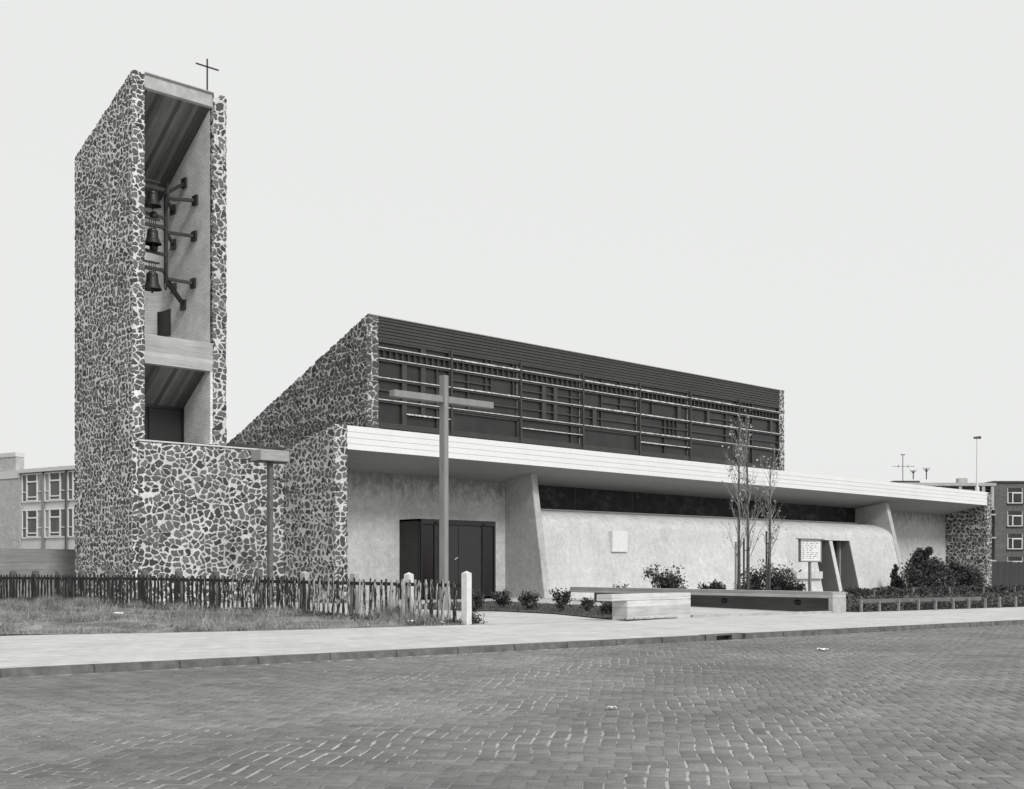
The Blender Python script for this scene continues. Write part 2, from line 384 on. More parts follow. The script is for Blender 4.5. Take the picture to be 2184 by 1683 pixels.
def quads(name, cen, size, mat, parent=None, aspect=1.6, up=0.0):
    """cloud of leaf-sized faces"""
    cen = np.asarray(cen, float); n = len(cen); size = np.broadcast_to(size, (n,)) if np.ndim(size) else np.full(n, size)
    a = rng.normal(size=(n, 3)); a[:, 2] += up; a /= np.linalg.norm(a, axis=1)[:, None]
    b = rng.normal(size=(n, 3)); b -= (a * b).sum(1)[:, None] * a; b /= np.linalg.norm(b, axis=1)[:, None]
    s = size * rng.uniform(.6, 1.3, n)
    A = a * (s * aspect / 2)[:, None]; B = b * (s / 2)[:, None]
    v = np.stack([cen - A, cen - B * .9, cen + A, cen + B * .9], 1).reshape(-1, 3)
    if parent is not None: v = v - np.array(world_of(parent))
    me = bpy.data.meshes.new(name); me.vertices.add(4 * n); me.vertices.foreach_set('co', v.ravel())
    me.loops.add(4 * n); me.loops.foreach_set('vertex_index', np.arange(4 * n)); me.polygons.add(n)
    me.polygons.foreach_set('loop_start', np.arange(0, 4 * n, 4)); me.update(); me.materials.append(M[mat])
    o = bpy.data.objects.new(name, me); COL.objects.link(o)
    if parent is not None: o.parent = parent
    return o
def blades(name, base, h, mat, parent=None, lean=.35, width=.014):
    base = np.asarray(base, float); n = len(base); h = np.asarray(h)
    ang = rng.uniform(0, 2 * np.pi, n); wv = np.stack([np.cos(ang), np.sin(ang), np.zeros(n)], 1) * (width / 2)
    tip = base + np.stack([rng.normal(0, lean, n) * h, rng.normal(0, lean, n) * h, h], 1)
    v = np.stack([base - wv, base + wv, tip], 1).reshape(-1, 3)
    me = bpy.data.meshes.new(name); me.vertices.add(3 * n); me.vertices.foreach_set('co', v.ravel())
    me.loops.add(3 * n); me.loops.foreach_set('vertex_index', np.arange(3 * n)); me.polygons.add(n)
    me.polygons.foreach_set('loop_start', np.arange(0, 3 * n, 3)); me.update(); me.materials.append(M[mat])
    o = bpy.data.objects.new(name, me); COL.objects.link(o)
    if parent is not None: o.parent = parent
    return o

# ------------------------------------------------------------------ ground, road, pavement
def gz(y): return .1 + max(0, min(.15, (y + 11) * .0136))
KY = lambda x: -15.2 - .072 * (x + 15.2)                 # kerb face line
SW = [(-60, -4.6), (-20, -7.0), (-12.66, -8.53), (-10.99, -9.35), (-8.59, -10.05), (-4.68, -10.55), (-1.19, -11.5), (1.47, -11.2), (6.3, -11.78), (13.73, -12.55), (40, -15.0), (140, -22.5)]
def sw_y(x):
    return float(np.interp(x, [p[0] for p in SW], [p[1] for p in SW]))
tag(link_mesh('ground', [(-900, -900, -.12), (900, -900, -.12), (900, 900, -.12), (-900, 900, -.12)], [(0, 1, 2, 3)], 'turf'), kind='structure')
tag(link_mesh('road', [(-160, KY(-160), -.008), (-160, -120, -.008), (260, -120, -.008), (260, KY(260), -.008)], [(0, 1, 2, 3)], 'sand'), kind='structure')
def pavers():
    U = .105; th = R(40.8); c, s = math.cos(th), math.sin(th)
    # herringbone of two-cell bricks on a grid turned 45 degrees to the kerb
    X, Y = np.meshgrid(np.arange(-560, 560), np.arange(-560, 560), indexing='ij')
    ox, oy = -6.0, -19.0
    k = (X - Y) % 4
    out = []
    for kk, (w_, h_) in ((0, (2, 1)), (3, (1, 2))):
        i = X[k == kk].astype(float); j = Y[k == kk].astype(float)
        cx = (i + w_ / 2) * U; cy = (j + h_ / 2) * U
        wx = ox + c * cx - s * cy; wy = oy + s * cx + c * cy
        # camera frustum cull with margin
        dx = wx - CAM.x; dy = wy - CAM.y
        D = dx * .6853 + dy * .7283; S = dx * .7283 - dy * .6853
        ok = (D > 4.2) & (D < 42) & (np.abs(S) < D * .44 + 1.6) & (wy < KY(0) + .072 * 0 - .072 * wx - .09)
        out.append(np.stack([wx[ok], wy[ok], np.full(ok.sum(), w_ * U), np.full(ok.sum(), h_ * U)], 1))
    A = np.concatenate(out); n = len(A)
    # slow wandering of the courses, as in the old street
    wob = .028 * np.sin(A[:, 0] * 1.9 + 1.3 * np.sin(A[:, 1] * 1.1)) + .018 * np.sin(A[:, 0] * 4.7 + A[:, 1] * 2.3)
    wob2 = .028 * np.sin(A[:, 1] * 1.7 + 1.1 * np.sin(A[:, 0] * .9)) + .018 * np.sin(A[:, 1] * 5.1 - A[:, 0] * 1.9)
    cx = A[:, 0] + wob; cy = A[:, 1] + wob2; gap = .0065
    rot = th + rng.normal(0, .022, n); hw = A[:, 2] / 2 - gap / 2 - rng.uniform(0, .003, n); hh = A[:, 3] / 2 - gap / 2 - rng.uniform(0, .004, n)
    z = rng.normal(0, .0012, n) + .002 * np.sin(cx * .55 + 1) * np.sin(cy * .8) - .002
    tx = rng.normal(0, .006, n); ty = rng.normal(0, .006, n)
    cr, sr = np.cos(rot), np.sin(rot); vs = []
    for lvl, ins in ((-.04, 0), (-.005, 0), (0, .005)):
        for a, b in ((-1, -1), (1, -1), (1, 1), (-1, 1)):
            lx = a * (hw - ins); ly = b * (hh - ins)
            vs.append(np.stack([cx + cr * lx - sr * ly, cy + sr * lx + cr * ly, z + lvl + lx * tx + ly * ty], 1))
    V = np.stack(vs, 1).reshape(-1, 3)
    q = []
    for r_ in (0, 4):
        for j in range(4): q.append((r_ + j, r_ + (j + 1) % 4, r_ + 4 + (j + 1) % 4, r_ + 4 + j))
    q.append((8, 9, 10, 11)); q = np.array(q)
    Lp = (np.arange(n)[:, None, None] * 12 + q[None]).reshape(-1)
    me = bpy.data.meshes.new('road_bricks'); me.vertices.add(len(V)); me.vertices.foreach_set('co', V.ravel())
    me.loops.add(len(Lp)); me.loops.foreach_set('vertex_index', Lp); nf = len(Lp) // 4; me.polygons.add(nf)
    me.polygons.foreach_set('loop_start', np.arange(0, 4 * nf, 4)); me.update(); me.materials.append(M['paver'])
    o = bpy.data.objects.new('road_bricks', me); COL.objects.link(o); tag(o, kind='structure'); print('pavers', n)
pavers()
# far road beyond the laid bricks
# pavement strip
xs = list(np.arange(-60, 140, 2.0)); vs = []; fs = []
for x in xs: vs += [(x, KY(x) + .14, .083), (x, (KY(x) + sw_y(x)) / 2, .10), (x, sw_y(x), .10)]
for i in range(len(xs) - 1):
    a = i * 3; fs += [(a, a + 3, a + 4, a + 1), (a + 1, a + 4, a + 5, a + 2)]
tag(link_mesh('pavement', vs, fs, 'sidewalk'), kind='structure')
M['kerb'] = mat_plain('kerb_stone', .13, .35, 7, .9, bump=.3)
kb = MB(); x = -60.3
while x < 139:
    x1 = x + .992
    if not (-4.75 < x < -3.75): kb.hexa([(x, KY(x), -.08), (x1, KY(x1), -.08), (x1, KY(x1) + .14, -.08), (x, KY(x) + .14, -.08), (x, KY(x) + .012, .083), (x1, KY(x1) + .012, .083), (x1, KY(x1) + .14, .083), (x, KY(x) + .14, .083)])
    x += 1.0
tag(kb.build('kerb', 'kerb', bevel=.008), kind='structure')
# gully in the kerb
gu = empty('street_drain', (-4.1, KY(-4.1), 0), 'dark open gully set into the kerb of the pavement', 'drain')
xg = -4.3
MB().box(xg, xg + .99, KY(xg) + .10, KY(xg) + .14, -.03, .083).box(xg, xg + .99, KY(xg) + .0, KY(xg) + .14, .066, .09).box(xg, xg + .28, KY(xg) - .005, KY(xg) + .1, -.03, .07).box(xg + .7, xg + .99, KY(xg) - .005, KY(xg) + .1, -.03, .07).build('gully_frame', 'kerb', gu)
MB().box(xg + .28, xg + .7, KY(xg) + .085, KY(xg) + .1, -.03, .066).build('opening', 'steel', gu)
# forecourt paving between fence line and far right
FX = lambda y: -4.678 + (y + 10.428) / 18.065 * -2.125   # fence line x at y
vs = []; fs = []; nx = 60; ny = 24
for i in range(nx + 1):
    for j in range(ny + 1):
        v = j / ny
        x0 = FX(-10.5 + v * 22) ; x = x0 + (60 - x0) * (i / nx) ** 1.0
        y0 = sw_y(x); y = y0 + (12 - y0) * v
        vs.append((x, y, gz(y)))
for i in range(nx):
    for j in range(ny):
        a = i * (ny + 1) + j; fs.append((a, a + ny + 1, a + ny + 2, a + 1))
tag(link_mesh('forecourt', vs, fs, 'sidewalk'), kind='structure')
# rough field left of the fence
def fz(x, y):
    d = max(0, FX(y) + .6 - x)
    z = .10 + .16 * min(1, max(0, (y + 9.2) / 11)) + .05 * math.sin(x * 1.3 + y * .7) * min(1, max(0, (y + 9.5) / 3)) * .6
    z += .035 * math.sin(x * 3.1) * math.sin(y * 2.7) * min(1, max(0, (y - sw_y(x)) / .8))
    return z
vs = []; fs = []; nx = 110; ny = 70
for i in range(nx + 1):
    for j in range(ny + 1):
        v = (j / ny) ** 1.5; u = (i / nx) ** 1.7
        y_ = -10.5 + v * 70; x1 = FX(y_) + .5 ; x = x1 - u * 60
        y0 = sw_y(x); y = y0 + (60 - y0) * v
        vs.append((x, y, fz(x, y)))
for i in range(nx):
    for j in range(ny):
        a = i * (ny + 1) + j; fs.append((a + ny + 1, a, a + 1, a + ny + 2))
tag(link_mesh('field', vs, fs, 'turf'), kind='structure')
# planted bed cut in the forecourt
BED = [(-1.16, -11.52), (-.03, -8.3), (-.1, -6.7), (-.6, -5.6), (-1.0, -4.0), (2.0, -1.3), (4.4, -1.3), (4.45, -4.0), (4.35, -6.6), (3.0, -9.4), (.9, -11.2)]
tag(link_mesh('planting_bed', [(x, y, gz(y) + .02) for x, y in BED], [tuple(range(len(BED)))], 'soil'), kind='structure')
BED2 = [(7.45, -11.7), (44, -15.15), (44, -3.0), (12, -2.2), (7.9, -2.2)]
tag(link_mesh('garden_soil', [(x, y, gz(y) + .012) for x, y in BED2], [tuple(range(len(BED2)))], 'soil'), kind='structure')

# ------------------------------------------------------------------ bell tower
tw = empty('bell_tower', (-5.14, 2.647, 0), 'tall rubble stone bell tower with sloping top and open front niches', 'bell tower')
Tz = lambda y: 14.66 - .40 * (y - 2.647)
masonry('side_wall', block(-5.144, -4.806, 2.647, 6.3, -.1, (14.66, 13.2)), 'stone_flank', tw)
masonry('side_wall', block(-2.719, -2.316, 2.647, 6.3, 4.4, (14.66, 13.2)), parent=tw)
masonry('rear_wall', block(-4.806, -2.719, 6.0, 6.28, -.1, (13.3, 13.2)), parent=tw, res=.12)
# roof slab with steep board-marked underside
MB().prism_x([(2.66, 14.30), (6.0, 12.09), (6.0, 12.10), (6.0, Tz(6.0) - .01), (2.66, Tz(2.66) + .0)], -4.806, -2.719).build('roof_slab', 'concrete_plain', tw)
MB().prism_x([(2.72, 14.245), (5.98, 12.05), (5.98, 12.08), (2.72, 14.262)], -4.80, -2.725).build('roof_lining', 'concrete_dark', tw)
# beam + lower lid
MB().box(-4.806, -2.719, 2.66, 2.92, 6.81, 7.6).build('beam', 'concrete', tw)
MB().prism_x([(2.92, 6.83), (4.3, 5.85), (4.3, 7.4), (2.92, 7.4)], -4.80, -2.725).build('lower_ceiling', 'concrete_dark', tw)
# curved whitewashed lining of the upper niche
def lining(z0, z1, yb, rad, x0=-2.75, xl=-4.79):
    pts = [(x0, 2.70)]; cx, cy = x0 - rad, yb - rad
    for i in range(0, 13):
        a = i / 12 * math.pi / 2; pts.append((cx + rad * math.cos(a), cy + rad * math.sin(a)))
    pts.append((xl, yb)); return pts
def sheet(pts, z0, z1, thick=.03):
    b = MB(); n = len(pts); vs = [(x, y, z0) for x, y in pts] + [(x, y, z1) for x, y in pts]
    b.add(vs, [(i, i + n, i + n + 1, i + 1) for i in range(n - 1)]); return b
lo = sheet(lining(7.3, 14.5, 5.95, .45, -2.79, -4.76), 7.3, 14.2).build('brick_lining', 'lining', tw, smooth=True)
MB().box(-4.80, -2.74, 2.9, 6.0, 7.40, 7.55).build('niche_floor', 'concrete_plain', tw)
MB().box(-2.80, -2.722, 2.67, 4.3, 4.75, 6.85).build('brick_lining', 'lining', tw)
# hatch in the curved lining
hp = [(-2.80, 5.0), (-2.80, 5.5)] + [(-3.24 + .435 * math.cos(R(a)), 5.5 + .435 * math.sin(R(a))) for a in (15, 30)]
sheet(hp, 8.15, 8.95).build('hatch', 'steel', tw)
# lower niche glazed back
nb = MB().box(-4.80, -2.76, 4.24, 4.30, 4.75, 5.95).build('niche_door', 'doorgrey', tw)
MB().box(-2.86, -2.765, 4.18, 4.24, 4.7, 5.93).box(-3.9, -3.86, 4.20, 4.24, 4.7, 5.93).box(-4.8, -2.86, 4.19, 4.24, 5.84, 5.95).box(-4.8, -2.86, 4.19, 4.24, 4.7, 4.83).build('frame', 'doorframe', nb)
MB().box(-4.80, -2.73, 2.9, 4.3, 4.68, 4.74).build('niche_floor', 'roofing', tw)
MB().bar((-2.713, 3.0, 14.45), (-2.713, 3.0, 15.77), .035).bar((-3.07, 3.0, 15.545), (-2.35, 3.0, 15.545), .035).build('roof_cross', 'steel', tw)
# small overhanging drip line along the top
MB().prism_x([(2.60, 14.675), (2.60, 14.70), (6.33, 13.235), (6.33, 13.2)], -4.806, -2.719).build('roof_edge', 'concrete_plain', tw)

# bells and their steel frame
bf = MB(); PX, PY = -3.47, 4.0
bf.bar((PX, PY, 9.45), (PX, PY, 12.05), .09)
bf.build('bell_frame', 'steel', tw)
PL = [((4.136, 12.467), 12.0), ((3.494, 11.818), 11.85), ((4.827, 11.836), 11.8), ((3.551, 10.801), 10.88), ((4.796, 10.802), 10.85), ((3.611, 9.453), 9.55), ((4.767, 9.506), 9.55), ((4.198, 8.919), 9.5)]
for ((yy, zz), z) in PL:
    q = Vector((-2.80, yy, zz)); a = Vector((PX, PY, z))
    arm = MB(); arm.bar(a, q, .10 if zz < 9.2 else .085); arm.build('brace', 'steel', tw)
    MB().box(-2.86, -2.795, yy - .13, yy + .13, zz - .14, zz + .14).build('wall_plate', 'steel', tw)
for z in (11.35, 10.3):
    MB().bar((PX, PY, z - .08), (-4.78, PY, z), .08).build('cross_rail', 'steel', tw)
for i, (zt, zb, r_, lab) in enumerate(((11.93, 11.50, .24, 'bronze bell hanging highest in the tower niche'), (10.86, 10.42, .255, 'bronze bell hanging in the middle of the tower niche'), (9.63, 9.13, .275, 'largest bronze bell hanging lowest in the tower niche'))):
    bx, by = -3.95 - .01 * i, 3.85
    h = zt - zb
    be = empty('church_bell', (bx, by, zt + .25), lab, 'bell', 'bells hung one above another in the tower')
    MB().lathe((bx, by, zb), [(r_, 0), (r_ * .97, .03 * h), (r_ * .84, .16 * h), (r_ * .72, .34 * h), (r_ * .66, .38 * h), (r_ * .665, .40 * h), (r_ * .62, .60 * h), (r_ * .585, .80 * h), (r_ * .60, .82 * h), (r_ * .54, .92 * h), (r_ * .35, h), (.03, h + .01)], 28).build('bell_body', 'bronze', be, smooth=True)
    MB().tube([(bx, by, zb + .25), (bx, by, zb - .02), (bx, by, zb - .10)], [.012, .02, .028], 8).build('clapper', 'steel', be)
    hs = MB().bar((bx - .42, by, zt + .10), (bx + .34, by, zt + .10), .10, .09)
    hs.bar((bx - .3, by - .02, zt + .27), (bx + .2, by - .02, zt + .27), .07, .05)
    for dx in (-.09, -.03, .03, .09): hs.bar((bx + dx, by, zt - .01), (bx + dx, by, zt + .24), .018)
    hs.build('headstock', 'steel', be)
    if i != 1:
        cx, cz = bx + .42, zt - .06
        wp = [(cx, by + .02 + .0 * a, 0) for a in (0,)]
        ring = [(cx + .10 * math.cos(2 * math.pi * a / 28), by + .30 * math.cos(2 * math.pi * a / 28), cz + .38 * math.sin(2 * math.pi * a / 28)) for a in range(28)]
        wh = MB().tube(ring, .016, 6, closed=True)
        wh.bar((cx - .1, by - .29, cz), (cx + .1, by + .29, cz), .02).bar((cx, by, cz - .37), (cx, by, cz + .37), .02)
        wh.build('ringing_wheel', 'steel', be)
    MB().tube([(bx + .30, by, zt + .10), (PX, PY, zt - .02)], .03, 6).build('bearing_arm', 'steel', be)
for z in (11.28, 10.36):
    mo = MB().lathe((-3.86, 3.98, z - .12), [(.0, 0), (.09, .02), (.12, .08), (.12, .16), (.07, .22), (0, .23)], 16); mo.build('motor', 'steel', tw, smooth=True)

# ------------------------------------------------------------------ garden wall joining tower and church
gw = empty('stone_garden_wall', (-2.7, 2.7, 0), 'lower rubble stone wall running from bell tower to the porch', 'wall')
masonry('masonry', block(-4.98, -.40, 2.587, 2.89, -.1, (4.66, 4.66)), parent=gw)
MB().box(-5.0, -.41, 2.55, 2.95, 4.67, 4.71).build('coping', 'blockc0', gw)
MB().box(-2.2, 2.62, 3.1, 8.0, 4.0, 4.86).build('link_roof', 'roofing', gw)

# ------------------------------------------------------------------ church
ch = empty('church', (0, 0, 0), 'modern stone and plaster church with white canopy and dark clerestory', 'church')
# hall side walls in stone
masonry('hall_side_wall', block(2.662, 3.045, 2.60, 13.6, 3.9, (9.208, 4.80)), 'stone_hall', ch, res=.07)
masonry('hall_side_wall', block(24.993, 25.315, 2.60, 13.6, 3.9, (9.12, 4.72)), 'stone', ch, res=.07)
MB().hexa([(3.045, 2.75, 8.9), (24.993, 2.75, 8.83), (24.993, 13.6, 4.45), (3.045, 13.6, 4.5), (3.045, 2.62, 9.18), (24.993, 2.62, 9.10), (24.993, 13.6, 4.70), (3.045, 13.6, 4.76)]).build('hall_roof', 'roofing', ch)
MB().hexa([(2.65, 2.57, 9.205), (25.33, 2.57, 9.115), (25.33, 2.75, 9.05), (2.65, 2.75, 9.14), (2.65, 2.57, 9.228), (25.33, 2.57, 9.138), (25.33, 2.75, 9.075), (2.65, 2.75, 9.165)]).build('roof_trim', 'concrete_plain', ch)
MB().box(3.05, 24.99, 13.3, 13.6, 0, 4.5).build('hall_rear_wall', 'brickpale', ch)
# dark horizontal cladding above the clerestory
sd_ = MB(); n = 7
for i in range(n):
    t0 = i / n; t1 = (i + 1) / n
    zl0, zl1 = 9.19 + (8.465 - 9.19) * t0, 9.19 + (8.465 - 9.19) * t1
    zr0, zr1 = zl0 - .085, zl1 - .085 + (.0)
    sd_.hexa([(3.05, 2.60, zl1 + .006), (24.99, 2.60, zr1 + .006), (24.99, 2.68, zr1 + .006), (3.05, 2.68, zl1 + .006), (3.05, 2.622, zl0 - .006), (24.99, 2.622, zr0 - .006), (24.99, 2.68, zr0 - .006), (3.05, 2.68, zl0 - .006)])
sd_.build('cladding', 'dark', ch)
# clerestory bays
ZR = [8.465, 8.229, 7.884, 7.282, 6.587, 5.833]
EDGE = [3.05, 6.071, 9.259, 12.434, 15.617, 18.732, 22.01, 24.99]
# vertical bars per row: (fraction, wide?)   splits: (f0, f1, row) horizontal bar at mid height
BAYS = [
 dict(v={0: [(.62, 1)], 2: [(.36, 1), (.62, 1), (.82, 0)], 3: [(.36, 1), (.62, 1), (.82, 0)], 4: [(.36, 1), (.62, 2), (.82, 0)]}, h=[(3, 0, 1)], led=[(4, .38, 1.0)]),
 dict(v={0: [(.5, 0), (.58, 0), (.91, 0)], 2: [(.24, 0), (.5, 0), (.58, 0), (.91, 0)], 3: [(.24, 0)], 4: []}, h=[(2, 0, .58), (3, 0, 1)], led=[], big=1),
 dict(v={0: [], 2: [(.37, 1), (.56, 1), (.83, 0)], 3: [(.37, 1), (.56, 1), (.83, 0)], 4: [(.83, 0)]}, h=[(2, 0, 1), (3, 0, 1)], led=[(4, 0, 1)]),
 dict(v={0: [(.33, 0), (.66, 0)], 2: [(.33, 0), (.67, 0)], 3: [(.2, 1), (.33, 0)], 4: []}, h=[(2, .33, 1), (3, 0, 1)], led=[], big=1),
 dict(v={0: [], 2: [(.25, 0), (.79, 1)], 3: [(.5, 0), (.59, 0), (.67, 0), (.75, 0)], 4: [(.5, 0)]}, h=[(3, 0, 1)], led=[(4, 0, 1)]),
 dict(v={0: [], 2: [(.37, 1), (.75, 0)], 3: [(.75, 0)], 4: []}, h=[(2, .37, 1), (3, 0, 1)], led=[], big=1),
 dict(v={0: [(.08, 0), (.16, 0), (.24, 0), (.33, 0)], 2: [(.08, 0), (.16, 0), (.33, 0), (.8, 1)], 3: [(.33, 0)], 4: [(.33, 0)]}, h=[(3, 0, 1)], led=[]),
]
sl = -.0038
def zc(z, x): return z + sl * (x - 3.05)
for bi, B in enumerate(BAYS):
    xa, xb = EDGE[bi], EDGE[bi + 1]
    if bi: xa += .035
    if bi < 6: xb -= .035
    W = xb - xa; f = MB()
    def hbar(z, x0, x1, t, y0=2.60, y1=2.70):
        f.hexa([(x0, y0, zc(z, x0) - t / 2), (x1, y0, zc(z, x1) - t / 2), (x1, y1, zc(z, x1) - t / 2), (x0, y1, zc(z, x0) - t / 2), (x0, y0, zc(z, x0) + t / 2), (x1, y0, zc(z, x1) + t / 2), (x1, y1, zc(z, x1) + t / 2), (x0, y1, zc(z, x0) + t / 2)])
    def vbar(x, z0, z1, t, y0=2.62, y1=2.70): f.box(x - t / 2, x + t / 2, y0, y1, zc(z0, x), zc(z1, x))
    hbar(8.435, xa, xb, .06, 2.615)
    for z in ZR[1:5]: hbar(z - .045, xa, xb, .07, 2.605)
    hbar(5.83, xa, xb, .07, 2.60); hbar(5.74, xa, xb, .10, 2.585)
    for r_ in range(5):
        zt, zb = ZR[r_] - .07, ZR[r_ + 1] - .01
        vbar(xa + .02, zb, zt, .04); vbar(xb - .02, zb, zt, .04)
        if r_ == 1:
            for q in range(1, 12): vbar(xa + W * q / 12, zb, zt, .035)
        for fr, wd in B['v'].get(r_, []):
            if wd == 2: vbar(xa + W * fr, (zt + zb) / 2, zt, .16, 2.625)
            else: vbar(xa + W * fr, zb, zt, .19 if wd else .04, 2.618 if wd else 2.63)
        if r_ == 4 and B.get('big'):
            for x_ in (xa + .07, xb - .07): vbar(x_, zb, zt, .05, 2.63)
            hbar(zt - .05, xa + .05, xb - .05, .05, 2.63)
    for r_, f0, f1 in B['h']:
        zt, zb = ZR[r_] - .07, ZR[r_ + 1] - .01
        hbar((zt + zb) / 2, xa + W * f0, xa + W * f1, .045, 2.628)
    wf = f.build('clerestory_window', 'dark2', ch)
    MB().hexa([(xa, 2.70, zc(5.70, xa)), (xb, 2.70, zc(5.70, xb)), (xb, 2.76, zc(5.70, xb)), (xa, 2.76, zc(5.70, xa)), (xa, 2.70, zc(8.47, xa)), (xb, 2.70, zc(8.47, xb)), (xb, 2.76, zc(8.47, xb)), (xa, 2.76, zc(8.47, xa))]).build('glazing', 'pane', wf)
    for (zz, f0, f1) in [(ZR[1], 0, 1), (ZR[2], 0, 1), (ZR[3], 0, 1), (ZR[4], 0, 1)] + [((ZR[4] + ZR[5]) / 2, a, b) for _, a, b in B['led']]:
        lb = MB(); nseg = 26
        for k in range(nseg):      # slightly ragged peeling paint on the ledge
            a0 = xa + W * (f0 + (f1 - f0) * k / nseg); a1 = xa + W * (f0 + (f1 - f0) * (k + 1) / nseg) + .001
            rag = bi in (1, 3, 4, 5) and (zz in (ZR[1], ZR[3]) ) or (bi == 0 and zz < ZR[4]) or bi == 4
            tt = .022 + (random.uniform(0, .03) if rag else random.uniform(0, .008))
            d_ = random.uniform(0, .004)
            lb.hexa([(a0, 2.57 - d_, zc(zz, a0) - tt / 2), (a1, 2.57 - d_, zc(zz, a1) - tt / 2), (a1, 2.66, zc(zz, a1) - tt / 2), (a0, 2.66, zc(zz, a0) - tt / 2), (a0, 2.57 - d_, zc(zz, a0) + tt / 2), (a1, 2.57 - d_, zc(zz, a1) + tt / 2), (a1, 2.66, zc(zz, a1) + tt / 2), (a0, 2.66, zc(zz, a0) + tt / 2)])
        lb.build('ledge', 'paintedge', wf)
for bi in (1, 2, 3, 4):  # pale strips: light on the bay reveals put in as colour
    xb = EDGE[bi + 1] - .035; b = MB().box(xb - .085, xb - .05, 2.66, 2.69, zc(5.87, xb), zc(8.4, xb))
    b.build('reveal_strip', 'stripgrey', ch)
for x in EDGE[1:-1]:
    MB().box(x - .035, x + .035, 2.55, 2.72, zc(5.66, x), zc(8.50, x)).build('mullion', 'dark2', ch)
MB().hexa([(3.05, 2.70, 4.0), (24.99, 2.70, 4.0), (24.99, 2.85, 4.0), (3.05, 2.85, 4.0), (3.05, 2.70, 5.68), (24.99, 2.70, 5.6), (24.99, 2.85, 5.6), (3.05, 2.85, 5.68)]).build('base_board', 'dark', ch)
MB().hexa([(3.05, 2.61, 4.6), (24.99, 2.61, 4.6), (24.99, 2.70, 4.6), (3.05, 2.70, 4.6), (3.05, 2.61, 5.685), (24.99, 2.61, 5.60), (24.99, 2.70, 5.60), (3.05, 2.70, 5.685)]).build('base_board', 'dark', ch)

# porch: stone end walls, canopy
masonry('porch_end_wall', block(-.40, -.004, 0, 2.60, -.1, (5.275, 4.736)), 'stone', ch, res=.045)
masonry('porch_end_wall', block(39.27, 39.75, 0, 6.0, -.1, (5.16, 4.3)), 'stone_hall', ch, res=.06)
def lerp(a, b, t): return a + (b - a) * t
FT = lambda x: lerp(5.276, 5.172, x / 39.27); FB = lambda x: lerp(4.60, 4.502, x / 39.27)
fa = MB()
for i in range(4):
    a0, a1 = i / 4, (i + 1) / 4
    z = lambda x, q: lerp(FB(x), FT(x), q)
    g_ = .003
    fa.hexa([(.0, -.012, z(0, a0) + g_), (39.262, -.012, z(39.27, a0) + g_), (39.262, .03, z(39.27, a0) + g_), (.0, .03, z(0, a0) + g_), (.0, -.004, z(0, a1) - g_ * (i < 3)), (39.262, -.004, z(39.27, a1) - g_ * (i < 3)), (39.262, .03, z(39.27, a1) - g_ * (i < 3)), (.0, .03, z(0, a1) - g_ * (i < 3))])
fb = fa.build('fascia', 'white', ch)
MB().hexa([(0, .03, FB(0) + .01), (39.26, .03, FB(39.27) + .01), (39.26, .08, FB(39.27) + .01), (0, .08, FB(0) + .01), (0, .03, FT(0) - .01), (39.26, .03, FT(39.27) - .01), (39.26, .08, FT(39.27) - .01), (0, .08, FT(0) - .01)]).build('backing', 'soffit', fb)
so_ = MB(); x = .02
while x < 39.2:
    x1 = min(x + .09, 39.25)
    zf0, zf1 = FB(x) + .012, FB(x1) + .012; zb0 = lerp(4.23, 4.11, x / 39.27); zb1 = lerp(4.23, 4.11, x1 / 39.27)
    so_.hexa([(x, .03, zf0), (x1, .03, zf1), (x1, 2.3, zb1 - .02), (x, 2.3, zb0 - .02), (x, .03, zf0 + .015), (x1, .03, zf1 + .015), (x1, 2.3, zb1 - .005), (x, 2.3, zb0 - .005)])
    x += .125
so_.build('soffit', 'soffit', ch)
MB().hexa([(.0, .08, FB(0) + .03), (39.26, .08, FB(39.27) + .03), (39.26, 2.45, 4.13), (0, 2.45, 4.25), (0, .08, FT(0) - .03), (39.26, .08, FT(39.27) - .03), (39.26, 2.45, 4.75), (0, 2.45, 4.84)]).build('canopy_roof', 'roofing', ch)
MB().box(.0, 2.66, 2.47, 9, 4.3, 4.82).box(25.32, 39.26, 2.47, 9, 4.3, 4.72).box(2.66, 25.32, 2.47, 2.60, 4.3, 4.8).build('flat_roof', 'roofing', ch)
# porch back walls
wl = MB().box(.0, 3.592, 2.2, 2.45, -.05, 4.28).box(3.592, 6.806, 2.2, 2.45, 2.78, 4.28).box(6.806, 8.169, 2.2, 2.45, -.05, 4.28).box(3.592, 6.806, 2.30, 2.45, -.05, 2.78)
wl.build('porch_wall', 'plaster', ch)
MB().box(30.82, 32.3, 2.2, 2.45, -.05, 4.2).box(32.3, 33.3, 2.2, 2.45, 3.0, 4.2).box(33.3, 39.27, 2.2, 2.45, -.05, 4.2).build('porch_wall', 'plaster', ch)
# buttresses
MB().prism_x([(2.2, -.05), (.245, -.05), (.957, 4.43), (2.2, 4.24)], 8.169, 8.455).build('buttress', 'plaster_fin', ch, bevel=.012)
MB().prism_x([(2.2, -.05), (-.42, -.05), (.64, 4.30), (2.2, 4.10)], 30.52, 30.82).build('buttress', 'plaster_fin', ch, bevel=.012)
# plinth step under the left porch
MB().box(.02, 8.9, -.25, 2.2, -.05, .262).build('porch_step', 'concrete_plain', ch, bevel=.01)
